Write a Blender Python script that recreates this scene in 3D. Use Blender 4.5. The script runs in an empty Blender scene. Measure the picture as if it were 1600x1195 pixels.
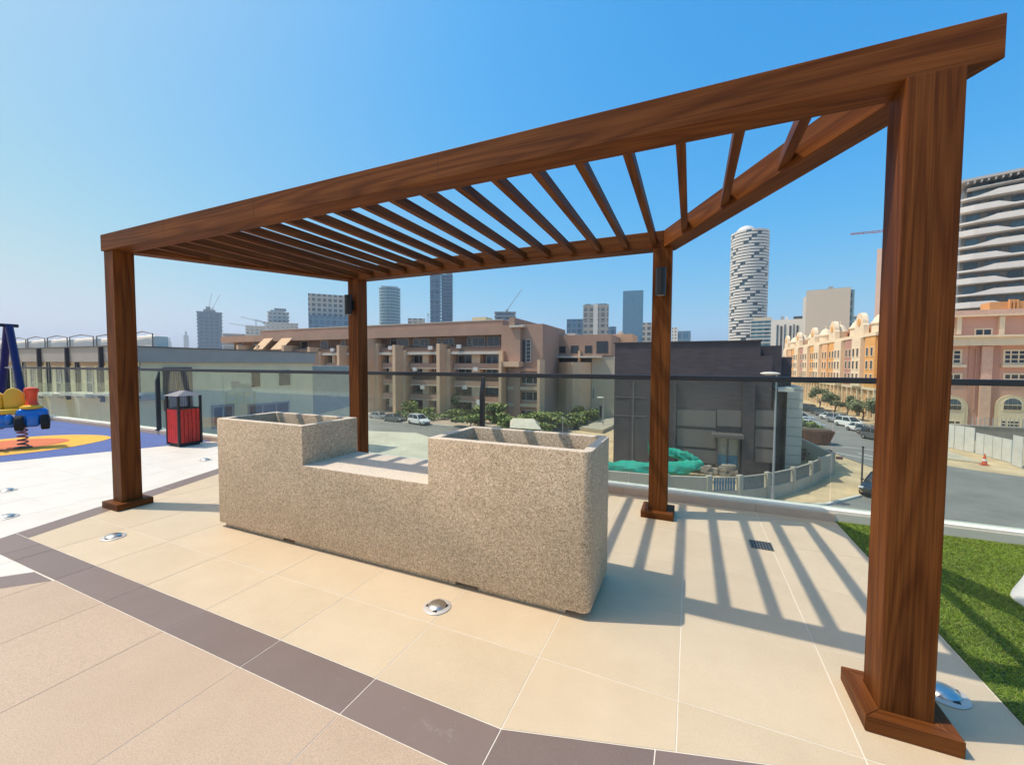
import bpy, bmesh, math, random
from mathutils import Vector, Matrix
R = math.radians
random.seed(7)
sc = bpy.context.scene
COL = sc.collection

# ------------------------------------------------------------------ camera
# survey of the photograph: world x runs along the glass balustrade, y away from it, z up
F, PITCH, ROLL, YAW, EYE = 634.7, .0433, .0043, .4145, 1.4
_fw = Vector((-math.sin(YAW)*math.cos(PITCH), math.cos(YAW)*math.cos(PITCH), -math.sin(PITCH)))
_r0 = Vector((math.cos(YAW), math.sin(YAW), 0)); _u0 = _r0.cross(_fw)
_rt = _r0*math.cos(ROLL) + _u0*math.sin(ROLL); _up = -_r0*math.sin(ROLL) + _u0*math.cos(ROLL)
CAMP = Vector((0, 0, EYE))
cd = bpy.data.cameras.new('camera'); cam = bpy.data.objects.new('camera', cd); COL.objects.link(cam)
cd.sensor_width = 36; cd.lens = 36*F/1600; cd.clip_start = .05; cd.clip_end = 20000
m3 = Matrix((_rt, _up, -_fw)).transposed()
cam.matrix_world = Matrix.Translation(CAMP) @ m3.to_4x4()
sc.camera = cam

# ------------------------------------------------------------------ light
SUNV = Vector((.515, .182, -1)).normalized()          # direction the light travels
ELEV = math.asin(-SUNV.z)
AZ = math.atan2(-SUNV.x, -SUNV.y)                   # towards the sun, clockwise from +y
world = bpy.data.worlds.new('World'); sc.world = world; world.use_nodes = True
wn = world.node_tree.nodes; wl = world.node_tree.links
for n in list(wn): wn.remove(n)
sky = wn.new('ShaderNodeTexSky'); sky.sky_type = 'NISHITA'; sky.sun_disc = False
sky.sun_elevation = ELEV; sky.sun_rotation = AZ
sky.altitude = 0; sky.air_density = 1.0; sky.dust_density = 2.0; sky.ozone_density = 3.0
bgn = wn.new('ShaderNodeBackground'); bgn.inputs['Strength'].default_value = .15
wo = wn.new('ShaderNodeOutputWorld')
# colour curve over the whole sky; bright end, out of view, adds warm fill
sscale = wn.new('ShaderNodeVectorMath'); sscale.operation = 'SCALE'; sscale.inputs['Scale'].default_value = .106
scur = wn.new('ShaderNodeRGBCurve'); cm = scur.mapping
for ci, pts in enumerate((((0, 0), (.125, .026), (.22, .09), (.5, .335), (.75, .46), (1, .85)), ((0, 0), (.2, .175), (.35, .265), (.5, .34), (.75, .41), (1, .72)), ((0, 0), (.37, .40), (.55, .415), (.75, .40), (1, .60)))):
    c = cm.curves[ci]
    while len(c.points) < len(pts): c.points.new(.5, .5)
    for p_, q_ in zip(c.points, pts): p_.location = q_
cm.update()
sback = wn.new('ShaderNodeVectorMath'); sback.operation = 'SCALE'; sback.inputs['Scale'].default_value = 1/.106
wl.new(sky.outputs[0], sscale.inputs[0]); wl.new(sscale.outputs[0], scur.inputs['Color']); wl.new(scur.outputs[0], sback.inputs[0])
wl.new(sback.outputs[0], bgn.inputs[0]); wl.new(bgn.outputs[0], wo.inputs[0])
sd = bpy.data.lights.new('sun', 'SUN'); sd.energy = 2.45; sd.angle = R(.53); sd.color = (1, .95, .86)
sun = bpy.data.objects.new('sun', sd); COL.objects.link(sun)
sun.rotation_euler = SUNV.to_track_quat('-Z', 'Y').to_euler()
vs = sc.view_settings; vs.view_transform = 'Standard'; vs.look = 'None'; vs.exposure = .62; vs.gamma = 1
vs.use_curve_mapping = False

# ------------------------------------------------------------------ survey helpers
def ray(px, py): return _fw + _rt*((px-800)/F) - _up*((py-597.5)/F)
def at_z(px, py, z): d = ray(px, py); return CAMP + d*((z-EYE)/d.z)
def at_v(px, py, v): d = ray(px, py); return CAMP + d*(v/d.y)
def at_u(px, py, u): d = ray(px, py); return CAMP + d*(u/d.x)
def at_d(px, py, Y): return CAMP + ray(px, py)*Y
CAMR = YAW                                           # rotation of things that face the viewer

# ------------------------------------------------------------------ materials
MATS = {}
def nodes(name):
    m = bpy.data.materials.new(name); m.use_nodes = True
    nt = m.node_tree; b = nt.nodes['Principled BSDF']
    return m, nt, b
def N(nt, t, **kw):
    n = nt.nodes.new(t)
    for k, v in kw.items():
        if k in n.inputs: n.inputs[k].default_value = v
        else: setattr(n, k, v)
    return n
def ramp(nt, fac, stops):
    r = nt.nodes.new('ShaderNodeValToRGB'); e = r.color_ramp.elements
    while len(e) < len(stops): e.new(.5)
    for i, (p, c) in enumerate(stops): e[i].position = p; e[i].color = (*c[:3], 1)
    nt.links.new(fac, r.inputs[0]); return r.outputs[0]
def coords(nt, scale=(1, 1, 1), kind='Object', rnd=False):
    tc = nt.nodes.new('ShaderNodeTexCoord'); mp = nt.nodes.new('ShaderNodeMapping'); mp.inputs['Scale'].default_value = scale
    src = tc.outputs[kind]
    if rnd:
        oi = nt.nodes.new('ShaderNodeObjectInfo'); ml = nt.nodes.new('ShaderNodeMath'); ml.operation = 'MULTIPLY'; ml.inputs[1].default_value = 37
        nt.links.new(oi.outputs['Random'], ml.inputs[0])
        ad = nt.nodes.new('ShaderNodeVectorMath'); ad.operation = 'ADD'
        nt.links.new(src, ad.inputs[0]); nt.links.new(ml.outputs[0], ad.inputs[1]); src = ad.outputs[0]
    nt.links.new(src, mp.inputs[0]); return mp.outputs[0]
def bump(nt, b, h, strength=.3, dist=.01):
    bp = N(nt, 'ShaderNodeBump'); bp.inputs['Strength'].default_value = strength; bp.inputs['Distance'].default_value = dist
    nt.links.new(h, bp.inputs['Height']); nt.links.new(bp.outputs[0], b.inputs['Normal'])
def mix(nt, a, bb, fac, mode='MIX'):
    m = nt.nodes.new('ShaderNodeMix'); m.data_type = 'RGBA'; m.blend_type = mode
    for s, v in ((m.inputs[0], fac), (m.inputs[6], a), (m.inputs[7], bb)):
        if hasattr(v, 'is_linked') or hasattr(v, 'node'): nt.links.new(v, s)
        elif isinstance(v, (int, float)): s.default_value = v
        else: s.default_value = (*v[:3], 1)
    return m.outputs[2]
def flat(name, c, rough=.6, metal=0, var=.12, scale=3., bmp=0, bscale=60, spec=.5, rnd=.0):
    """base colour with gentle grime / tone variation and optional fine relief"""
    if name in MATS: return MATS[name]
    m, nt, b = nodes(name); co = coords(nt)
    n = N(nt, 'ShaderNodeTexNoise', Scale=scale, Detail=6.0, Roughness=.65); nt.links.new(co, n.inputs['Vector'])
    lo = [x*(1-var) for x in c]; hi = [min(1, x*(1+var)) for x in c]
    colr = ramp(nt, n.outputs['Fac'], [(.3, lo), (.7, hi)])
    if rnd:
        oi = nt.nodes.new('ShaderNodeObjectInfo'); mr = N(nt, 'ShaderNodeMapRange'); mr.inputs[3].default_value = 1-rnd; mr.inputs[4].default_value = 1+rnd
        nt.links.new(oi.outputs['Random'], mr.inputs[0])
        colr = mix(nt, colr, mr.outputs[0], 1.0, 'MULTIPLY')
    nt.links.new(colr, b.inputs['Base Color'])
    b.inputs['Roughness'].default_value = rough; b.inputs['Metallic'].default_value = metal; b.inputs['Specular IOR Level'].default_value = spec
    if bmp:
        n2 = N(nt, 'ShaderNodeTexNoise', Scale=float(bscale), Detail=4.0); nt.links.new(co, n2.inputs['Vector']); bump(nt, b, n2.outputs['Fac'], bmp, .004)
    MATS[name] = m; return m
def wood(axis):
    name = 'wood_finish_'+'xyz'[axis]
    if name in MATS: return MATS[name]
    m, nt, b = nodes(name)
    s = [1., 1., 1.]; s[axis] = .055
    co = coords(nt, tuple(s), rnd=True)
    n1 = N(nt, 'ShaderNodeTexNoise', Scale=5.5, Detail=1.5, Roughness=.4, Distortion=.1); nt.links.new(co, n1.inputs['Vector'])
    mul = N(nt, 'ShaderNodeMath', operation='MULTIPLY'); mul.inputs[1].default_value = 88; nt.links.new(n1.outputs['Fac'], mul.inputs[0])
    sn = N(nt, 'ShaderNodeMath', operation='SINE'); nt.links.new(mul.outputs[0], sn.inputs[0])
    mr = N(nt, 'ShaderNodeMapRange'); mr.inputs[1].default_value = -1; mr.inputs[2].default_value = 1; nt.links.new(sn.outputs[0], mr.inputs[0])
    s2 = [170., 170., 170.]; s2[axis] = 2.2
    co2 = coords(nt, tuple(s2), rnd=True)
    n2 = N(nt, 'ShaderNodeTexNoise', Scale=1.0, Detail=4.0, Roughness=.7); nt.links.new(co2, n2.inputs['Vector'])
    s3 = [9., 9., 9.]; s3[axis] = 1.2
    n3 = N(nt, 'ShaderNodeTexNoise', Scale=1.0, Detail=3.0); nt.links.new(coords(nt, tuple(s3), rnd=True), n3.inputs['Vector'])
    c1 = ramp(nt, mr.outputs[0], [(0., (.112, .0335, .0075)), (.25, (.138, .0425, .0096)), (.6, (.152, .048, .0110)), (1., (.166, .0545, .0128))])
    c2 = ramp(nt, n2.outputs['Fac'], [(.3, (.62, .59, .56)), (.62, (1.18, 1.18, 1.17))])
    c3 = ramp(nt, n3.outputs['Fac'], [(.3, (.72, .70, .68)), (.7, (1.2, 1.2, 1.2))])
    cc = mix(nt, mix(nt, c1, c2, 1., 'MULTIPLY'), c3, 1., 'MULTIPLY')
    nt.links.new(cc, b.inputs['Base Color'])
    rr = N(nt, 'ShaderNodeMapRange'); rr.inputs[3].default_value = .42; rr.inputs[4].default_value = .6
    nt.links.new(n3.outputs['Fac'], rr.inputs[0]); nt.links.new(rr.outputs[0], b.inputs['Roughness'])
    b.inputs['Specular IOR Level'].default_value = .10
    bump(nt, b, n2.outputs['Fac'], .12, .001)
    MATS[name] = m; return m
def stone_mat():
    m, nt, b = nodes('exposed_aggregate'); co = coords(nt)
    v1 = N(nt, 'ShaderNodeTexVoronoi', Scale=210.); nt.links.new(co, v1.inputs['Vector'])
    sx = N(nt, 'ShaderNodeSeparateColor'); nt.links.new(v1.outputs['Color'], sx.inputs[0])
    c1 = ramp(nt, sx.outputs[0], [(0., (.26, .17, .098)), (.2, (.48, .335, .21)), (.6, (.60, .44, .28)), (1., (.80, .62, .43))])
    n2 = N(nt, 'ShaderNodeTexNoise', Scale=2.5, Detail=8.0, Roughness=.7); nt.links.new(co, n2.inputs['Vector'])
    c2 = ramp(nt, n2.outputs['Fac'], [(.28, (.86, .84, .81)), (.5, (1., 1., 1.)), (.72, (1.10, 1.10, 1.10))])
    n3 = N(nt, 'ShaderNodeTexNoise', Scale=55., Detail=5.0, Roughness=.8); nt.links.new(co, n3.inputs['Vector'])
    c3 = ramp(nt, n3.outputs['Fac'], [(.35, (.78, .76, .74)), (.65, (1.14, 1.14, 1.13))])
    cc = mix(nt, mix(nt, c1, c2, 1., 'MULTIPLY'), c3, 1., 'MULTIPLY')
    # upper faces paler: sunlit brightness of the tops put into the colour
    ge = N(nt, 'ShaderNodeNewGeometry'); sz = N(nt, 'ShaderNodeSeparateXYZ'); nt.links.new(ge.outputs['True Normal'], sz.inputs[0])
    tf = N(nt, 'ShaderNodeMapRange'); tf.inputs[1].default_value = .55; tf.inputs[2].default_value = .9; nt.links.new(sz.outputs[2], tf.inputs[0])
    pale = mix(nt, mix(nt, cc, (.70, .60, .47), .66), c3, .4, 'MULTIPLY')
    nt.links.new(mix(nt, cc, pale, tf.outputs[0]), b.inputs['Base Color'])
    b.inputs['Roughness'].default_value = .75
    bump(nt, b, v1.outputs['Distance'], .2, .003)
    return m
def tile_mat(name, c, speck=.05, rnd=.028, rough=.55, stain=(.9, .88, .86)):
    m, nt, b = nodes(name); co = coords(nt, rnd=True)
    n = N(nt, 'ShaderNodeTexNoise', Scale=2.2, Detail=8.0, Roughness=.7); nt.links.new(co, n.inputs['Vector'])
    c1 = ramp(nt, n.outputs['Fac'], [(.28, [x*y for x, y in zip(c, stain)]), (.62, c)])
    n2 = N(nt, 'ShaderNodeTexNoise', Scale=240., Detail=3.0); nt.links.new(co, n2.inputs['Vector'])
    c2 = ramp(nt, n2.outputs['Fac'], [(.3, (1-speck*2,)*3), (.7, (1+speck*2,)*3)])
    oi = nt.nodes.new('ShaderNodeObjectInfo'); mr = N(nt, 'ShaderNodeMapRange'); mr.inputs[3].default_value = 1-rnd; mr.inputs[4].default_value = 1+rnd
    nt.links.new(oi.outputs['Random'], mr.inputs[0])
    n4 = N(nt, 'ShaderNodeTexNoise', Scale=9., Detail=9.0, Roughness=.75, Distortion=.6); nt.links.new(co, n4.inputs['Vector'])
    c4 = ramp(nt, n4.outputs['Fac'], [(.66, (1, 1, 1)), (.74, (1.12, 1.12, 1.12))]) if name == 'dark_tile' else ramp(nt, n4.outputs['Fac'], [(.24, (.93, .91, .88)), (.36, (1, 1, 1))])
    cc = mix(nt, mix(nt, mix(nt, c1, c2, 1., 'MULTIPLY'), mr.outputs[0], 1., 'MULTIPLY'), c4, 1., 'MULTIPLY')
    if name == 'dark_tile':
        n5 = N(nt, 'ShaderNodeTexNoise', Scale=5., Detail=10.0, Roughness=.8, Distortion=1.2); nt.links.new(co, n5.inputs['Vector'])
        f = ramp(nt, n5.outputs['Fac'], [(.60, (0, 0, 0)), (.74, (.42, .42, .42))])
        cc = mix(nt, cc, (.42, .38, .36), f)
    nt.links.new(cc, b.inputs['Base Color'])
    b.inputs['Roughness'].default_value = rough
    bump(nt, b, n2.outputs['Fac'], .06, .001)
    return m
def glass_mat(name, tint, refl=1.0, rough=0.0):
    m = bpy.data.materials.new(name); m.use_nodes = True; nt = m.node_tree
    for n in list(nt.nodes): nt.nodes.remove(n)
    o = N(nt, 'ShaderNodeOutputMaterial'); t = N(nt, 'ShaderNodeBsdfTransparent'); t.inputs[0].default_value = (*tint, 1)
    g = N(nt, 'ShaderNodeBsdfGlossy'); g.inputs['Roughness'].default_value = rough; g.inputs[0].default_value = (.95, 1, .97, 1)
    fr = N(nt, 'ShaderNodeFresnel'); fr.inputs[0].default_value = 1.45
    ml = N(nt, 'ShaderNodeMath', operation='MULTIPLY'); ml.inputs[1].default_value = refl; nt.links.new(fr.outputs[0], ml.inputs[0])
    mx = N(nt, 'ShaderNodeMixShader'); nt.links.new(ml.outputs[0], mx.inputs[0]); nt.links.new(t.outputs[0], mx.inputs[1]); nt.links.new(g.outputs[0], mx.inputs[2])
    if name == 'clear_glass':                            # thin film of dust and wiped smears
        df = N(nt, 'ShaderNodeBsdfDiffuse'); df.inputs[0].default_value = (.62, .58, .50, 1)
        nn = N(nt, 'ShaderNodeTexNoise', Scale=2.2, Detail=9., Roughness=.75, Distortion=.8); nt.links.new(coords(nt, (1, 1, .5)), nn.inputs['Vector'])
        mr = N(nt, 'ShaderNodeMapRange'); mr.inputs[1].default_value = .35; mr.inputs[2].default_value = .8; mr.inputs[3].default_value = .012; mr.inputs[4].default_value = .09
        nt.links.new(nn.outputs['Fac'], mr.inputs[0]); m2 = N(nt, 'ShaderNodeMixShader'); nt.links.new(mr.outputs[0], m2.inputs[0]); nt.links.new(mx.outputs[0], m2.inputs[1]); nt.links.new(df.outputs[0], m2.inputs[2]); mx = m2
    nt.links.new(mx.outputs[0], o.inputs[0]); return m
def grid_mat(name, glass, frame, bw=1.6, rh=3.4, mortar=.25, var=.3, rough=.25, spec=.6):
    """far facade: floors and mullions too small to pick apart"""
    m, nt, b = nodes(name)
    tc = nt.nodes.new('ShaderNodeTexCoord'); sp = N(nt, 'ShaderNodeSeparateXYZ'); nt.links.new(tc.outputs['Object'], sp.inputs[0])
    ad = N(nt, 'ShaderNodeMath', operation='ADD'); nt.links.new(sp.outputs[0], ad.inputs[0]); nt.links.new(sp.outputs[1], ad.inputs[1])
    cb = N(nt, 'ShaderNodeCombineXYZ'); nt.links.new(ad.outputs[0], cb.inputs[0]); nt.links.new(sp.outputs[2], cb.inputs[1])
    br = N(nt, 'ShaderNodeTexBrick'); br.offset = 0; br.squash = 1
    br.inputs['Scale'].default_value = 1; br.inputs['Brick Width'].default_value = bw; br.inputs['Row Height'].default_value = rh
    br.inputs['Mortar Size'].default_value = mortar; br.inputs['Mortar Smooth'].default_value = .05
    br.inputs['Color1'].default_value = (*[x*(1-var) for x in glass], 1); br.inputs['Color2'].default_value = (*[x*(1+var) for x in glass], 1)
    br.inputs['Mortar'].default_value = (*frame, 1)
    nt.links.new(cb.outputs[0], br.inputs['Vector']); nt.links.new(br.outputs['Color'], b.inputs['Base Color'])
    b.inputs['Roughness'].default_value = rough; b.inputs['Specular IOR Level'].default_value = spec
    return m

WOODX, WOODY, WOODZ = wood(0), wood(1), wood(2)
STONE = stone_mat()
TCREAM = tile_mat('cream_tile', (.60, .47, .305), .035)
TTAN = tile_mat('tan_tile', (.475, .345, .235), .10, stain=(.92, .9, .88))
TWHITE = tile_mat('pale_tile', (.69, .635, .54), .03)
TDARK = tile_mat('dark_tile', (.205, .148, .122), .05, .06, .5)
GROUT = flat('grout', (.74, .66, .53), .9)
BLACK = flat('black_metal', (.012, .012, .014), .42, 0, .2)
NAVYB = flat('rail_black', (.014, .016, .022), .38, 0, .2)
CHROME = flat('brushed_steel', (.62, .60, .57), .30, 1, .05)
GLASS = glass_mat('clear_glass', (.90, .945, .915), .16)
DOMEGL = glass_mat('lens_glass', (.85, .87, .87), 1.0)
DARKGL = flat('dark_window_glass', (.022, .028, .034), .08, 0, .5, .35, spec=.8)
BLUEGL = flat('blue_window_glass', (.045, .085, .12), .08, 0, .4, .3, spec=.8)
WHITEP = flat('white_paint', (.78, .77, .74), .5, 0, .06)
TYRE = flat('tyre_rubber', (.012, .012, .012), .8)
ASPH = flat('asphalt', (.21, .20, .178), .9, 0, .22, .22, .3, 30)
SAND = flat('sand', (.56, .41, .235), .95, 0, .25, .35, .5, 6)
CONC = flat('concrete', (.42, .39, .34), .85, 0, .14, .6)

# ------------------------------------------------------------------ mesh builder
class MB:
    def __init__(s): s.v = []; s.f = []; s.mi = []; s.m = 0
    def add(s, pts, faces):
        o = len(s.v); s.v += [tuple(p) for p in pts]; s.f += [tuple(o+i for i in f) for f in faces]; s.mi += [s.m]*len(faces); return s
    def hexa(s, p): return s.add(p, [(0, 3, 2, 1), (4, 5, 6, 7), (0, 1, 5, 4), (1, 2, 6, 5), (2, 3, 7, 6), (3, 0, 4, 7)])
    def box(s, x0, x1, y0, y1, z0, z1):
        return s.hexa([(x0, y0, z0), (x1, y0, z0), (x1, y1, z0), (x0, y1, z0), (x0, y0, z1), (x1, y0, z1), (x1, y1, z1), (x0, y1, z1)])
    def prism(s, poly, z0, z1):
        n = len(poly); P = [(x, y, z0) for x, y in poly]+[(x, y, z1) for x, y in poly]
        return s.add(P, [tuple(range(n))[::-1], tuple(range(n, 2*n))]+[(i, (i+1) % n, n+(i+1) % n, n+i) for i in range(n)])
    def prism_y(s, poly, y0, y1):                       # polygon in x,z swept along y
        n = len(poly); P = [(x, y0, z) for x, z in poly]+[(x, y1, z) for x, z in poly]
        return s.add(P, [tuple(range(n)), tuple(range(n, 2*n))[::-1]]+[(i, n+i, n+(i+1) % n, (i+1) % n) for i in range(n)])
    def prism_x(s, poly, x0, x1):
        n = len(poly); P = [(x0, y, z) for y, z in poly]+[(x1, y, z) for y, z in poly]
        return s.add(P, [tuple(range(n)), tuple(range(n, 2*n))[::-1]]+[(i, n+i, n+(i+1) % n, (i+1) % n) for i in range(n)])
    def sheet(s, poly, z): return s.add([(x, y, z) for x, y in poly], [tuple(range(len(poly)))])
    def cyl(s, a, b, r0, r1=None, n=12, caps=True):
        a = Vector(a); b = Vector(b); r1 = r0 if r1 is None else r1
        d = (b-a).normalized(); t = d.orthogonal().normalized(); w = d.cross(t); P = []
        for c, r in ((a, r0), (b, r1)):
            for i in range(n): an = 2*math.pi*i/n; P.append(c+(t*math.cos(an)+w*math.sin(an))*r)
        fs = [(i, (i+1) % n, n+(i+1) % n, n+i) for i in range(n)]
        if caps: fs += [tuple(range(n))[::-1], tuple(range(n, 2*n))]
        return s.add(P, fs)
    def tube(s, pts, r, n=8, closed=False):
        pts = [Vector(p) for p in pts]; P = []; k = len(pts); rr = r if isinstance(r, (list, tuple)) else [r]*k
        prev = None
        for i, c in enumerate(pts):
            d = (pts[min(i+1, k-1)]-pts[max(i-1, 0)]).normalized()
            t = d.orthogonal().normalized() if prev is None else (prev-d*prev.dot(d)).normalized()
            prev = t; w = d.cross(t)
            for j in range(n): an = 2*math.pi*j/n; P.append(c+(t*math.cos(an)+w*math.sin(an))*rr[i])
        fs = [(i*n+j, i*n+(j+1) % n, (i+1)*n+(j+1) % n, (i+1)*n+j) for i in range(k-1) for j in range(n)]
        fs += [tuple(range(n))[::-1], tuple(range((k-1)*n, k*n))]
        return s.add(P, fs)
    def lathe(s, c, prof, n=24):
        P = []; k = len(prof)
        for r, z in prof:
            for j in range(n): an = 2*math.pi*j/n; P.append((c[0]+r*math.cos(an), c[1]+r*math.sin(an), c[2]+z))
        fs = [(i*n+j, i*n+(j+1) % n, (i+1)*n+(j+1) % n, (i+1)*n+j) for i in range(k-1) for j in range(n)]
        fs += [tuple(range(n))[::-1], tuple(range((k-1)*n, k*n))]
        return s.add(P, fs)
    def ball(s, c, r, n=16, k=10):
        r = r if isinstance(r, (tuple, list)) else (r, r, r); P = []
        for i in range(k+1):
            ph = math.pi*(i+.001)/(k+.002)-math.pi/2
            for j in range(n):
                an = 2*math.pi*j/n; P.append((c[0]+r[0]*math.cos(ph)*math.cos(an), c[1]+r[1]*math.cos(ph)*math.sin(an), c[2]+r[2]*math.sin(ph)))
        fs = [(i*n+j, i*n+(j+1) % n, (i+1)*n+(j+1) % n, (i+1)*n+j) for i in range(k) for j in range(n)]
        return s.add(P, fs+[tuple(range(n))[::-1], tuple(range(k*n, (k+1)*n))])
    def build(s, name, mats, parent=None, origin=None, bevel=0, seg=2, smooth=False, recalc=True, world=True, ang=30):
        """one mesh object; vertices given in world space are stored relative to the thing's base"""
        me = bpy.data.meshes.new(name)
        if parent is not None: org = Vector(ORG.get(parent.name, (0, 0, 0))) if world else Vector((0, 0, 0))
        elif origin is not None: org = Vector(origin)
        else:
            xs = [p[0] for p in s.v]; ys = [p[1] for p in s.v]; zs = [p[2] for p in s.v]
            org = Vector(((min(xs)+max(xs))/2, (min(ys)+max(ys))/2, min(zs)))
        me.from_pydata([(p[0]-org.x, p[1]-org.y, p[2]-org.z) for p in s.v], [], s.f)
        mats = mats if isinstance(mats, (list, tuple)) else [mats]
        for m in mats: me.materials.append(m)
        if len(mats) > 1: me.polygons.foreach_set('material_index', s.mi)
        if recalc or bevel:
            bm = bmesh.new(); bm.from_mesh(me)
            bmesh.ops.recalc_face_normals(bm, faces=bm.faces)
            if bevel:
                es = [e for e in bm.edges if len(e.link_faces) == 2 and e.calc_face_angle(0) > R(ang)]
                bmesh.ops.bevel(bm, geom=es, offset=bevel, segments=seg, affect='EDGES', profile=.5, clamp_overlap=True)
            bm.to_mesh(me); bm.free()
        if smooth:
            me.polygons.foreach_set('use_smooth', [True]*len(me.polygons)); me.set_sharp_from_angle(angle=R(40))
        o = bpy.data.objects.new(name, me); COL.objects.link(o)
        if parent is not None: o.parent = parent; ORG[o.name] = tuple(org)
        else: o.location = org; ORG[o.name] = tuple(org)
        return o
ORG = {}
def tag(o, label=None, cat=None, group=None, kind=None):
    if label: o['label'] = label
    if cat: o['category'] = cat
    if group: o['group'] = group
    if kind: o['kind'] = kind
    return o
def empty(name, loc, label, cat, group=None, rz=0):
    o = bpy.data.objects.new(name, None); COL.objects.link(o); o.location = loc; o.rotation_euler = (0, 0, rz); o.empty_display_size = .2
    ORG[o.name] = tuple(loc); return tag(o, label, cat, group)
def copy_tree(o, parent=None):
    c = o.copy(); COL.objects.link(c)
    if parent is not None: c.parent = parent
    for ch in o.children: copy_tree(ch, c)
    return c
def struct(mb, name, mat, **kw): return tag(mb.build(name, mat, origin=(0, 0, 0), **kw), kind='structure')

# ------------------------------------------------------------------ terrace
KV = 4.47                                            # front of the balustrade kerb
def clip(poly, convex):
    out = poly
    for i in range(len(convex)):
        a = convex[i]; b = convex[(i+1) % len(convex)]; res = []
        def side(p): return (b[0]-a[0])*(p[1]-a[1])-(b[1]-a[1])*(p[0]-a[0])
        for j in range(len(out)):
            p, q = out[j], out[(j+1) % len(out)]; sp, sq = side(p), side(q)
            if sp >= 0: res.append(p)
            if (sp > 0 > sq) or (sp < 0 < sq):
                t = sp/(sp-sq); res.append((p[0]+(q[0]-p[0])*t, p[1]+(q[1]-p[1])*t))
        out = res
        if len(out) < 3: return []
    return out
def area(p): return abs(sum(p[i][0]*p[(i+1) % len(p)][1]-p[(i+1) % len(p)][0]*p[i][1] for i in range(len(p))))/2
mb = MB(); mb.box(-24, 7, -6, 4.70, -.35, -.0014)
floor = struct(mb, 'terrace_floor', GROUT)
mb = MB(); mb.box(-23.9, 6.9, -5.9, 4.66, -9.0, -.36)
struct(mb, 'terrace_building', CONC)
_full = {}
def lay(poly, mat, name='tile', gap=.0022):
    cx = sum(p[0] for p in poly)/len(poly); cy = sum(p[1] for p in poly)/len(poly)
    key = (mat.name, tuple((round(p[0]-cx, 3), round(p[1]-cy, 3)) for p in poly))
    me = _full.get(key)
    if me is None:
        m = MB(); q = [(p[0]-cx, p[1]-cy) for p in poly]
        m.prism(q, -.0012, 0); o = m.build(name, mat, parent=floor, world=False, bevel=.0006, seg=1, ang=60); _full[key] = o.data
    else:
        o = bpy.data.objects.new(name, me); COL.objects.link(o); o.parent = floor
    o.location = (cx, cy, random.uniform(-.0001, .0003)); return o
def shrink(poly, g):
    n = len(poly); c = (sum(p[0] for p in poly)/n, sum(p[1] for p in poly)/n); out = []
    for i in range(n):
        a, b, d = Vector(poly[i-1]), Vector(poly[i]), Vector(poly[(i+1) % n])
        e1 = (b-a).normalized(); e2 = (d-b).normalized(); n1 = Vector((-e1.y, e1.x)); n2 = Vector((-e2.y, e2.x))
        k = 1+n1.dot(n2)
        out.append(tuple(b+(n1+n2)*(g/max(k, .3))))
    return out
def zone(convex, us, vs_, mat, g=.0022):
    for i in range(len(us)-1):
        for j in range(len(vs_)-1):
            p = clip([(us[i], vs_[j]), (us[i+1], vs_[j]), (us[i+1], vs_[j+1]), (us[i], vs_[j+1])], convex)
            q = []
            for c in p:
                if not q or (Vector(c)-Vector(q[-1])).length > .012: q.append(c)
            if len(q) > 2 and (Vector(q[0])-Vector(q[-1])).length < .012: q.pop()
            if len(q) > 2 and area(q) > .004: lay(shrink(q, g), mat)
DU, DV = .62, .635
US = [-.02+DU*k for k in range(-20, 8)]
VS = [1.787+DV*k for k in range(-6, 6)]
GU = 1.218
inn = lambda v: -4.826-.357*(v-1.365)
BS = .279; bend = lambda u: 1.365+BS*(u+.64)
zone([(-4.826, 1.365), (-.64, 1.365), (GU, bend(GU)), (GU, KV), (inn(KV), KV)], US, VS, TCREAM)
zone([(-3.73, 1.16), (-.64, 1.16), (-.64, -1.5), (-6.18, -1.5)][::-1], US, [1.16-1.24*k for k in range(3, -1, -1)], TTAN, .0015)
zone([(-.64, 1.16), (GU, bend(GU)-.208), (GU, -1.5), (-.64, -1.5)][::-1], US, [2.4-1.24*k for k in range(4, -1, -1)], TTAN, .0015)
zone([(-9.387, 1.16), (inn(1.16)-.223, 1.16), (inn(KV)-.223, KV), (-7.88, KV)], US, VS, TWHITE, .0018)
zone([(-9.387, 1.16), (-10.6, -1.5), (-6.43, -1.5), (-4.0, 1.16)], US, [1.16-DV*k for k in range(5, -1, -1)], TWHITE, .0018)
# dark border tiles
for k in range(-8, 3):
    a = max(-4.58, US[0]+DU*(20+k)); b = min(GU, US[0]+DU*(21+k))
    if b > -.6: continue
    if b-a > .03: lay(shrink([(a, 1.16), (b, 1.16), (b, 1.365), (a, 1.365)], .0022), TDARK, 'border_tile')
for a, b in ((-.64, -.09), (-.09, .53), (.53, GU)):
    lay(shrink([(a, bend(a)-.208), (b, bend(b)-.208), (b, bend(b)), (a, bend(a))], .0022), TDARK, 'border_tile')
lay(shrink([(inn(1.16)-.223, 1.16), (-4.58, 1.16), (-4.58, 1.365), (inn(1.365)-.223, 1.365)], .002), TDARK, 'border_tile')
vv = 1.365
while vv < KV-.02:
    w = min(vv+.6, KV)
    lay(shrink([(inn(vv)-.223, vv), (inn(vv), vv), (inn(w), w), (inn(w)-.223, w)], .002), TDARK, 'border_tile'); vv = w
for k in range(4):
    a0, a1 = k*.75, k*.75+.75; d = Vector((-.675, -.738)).normalized()
    p0 = Vector((-4.0, 1.155)); p1 = Vector((-3.735, 1.155))
    q = [p0+d*a0, p0+d*a1, p1+d*a1, p1+d*a0]
    lay(shrink([tuple(x) for x in q], .002), TDARK, 'border_tile')

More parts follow.
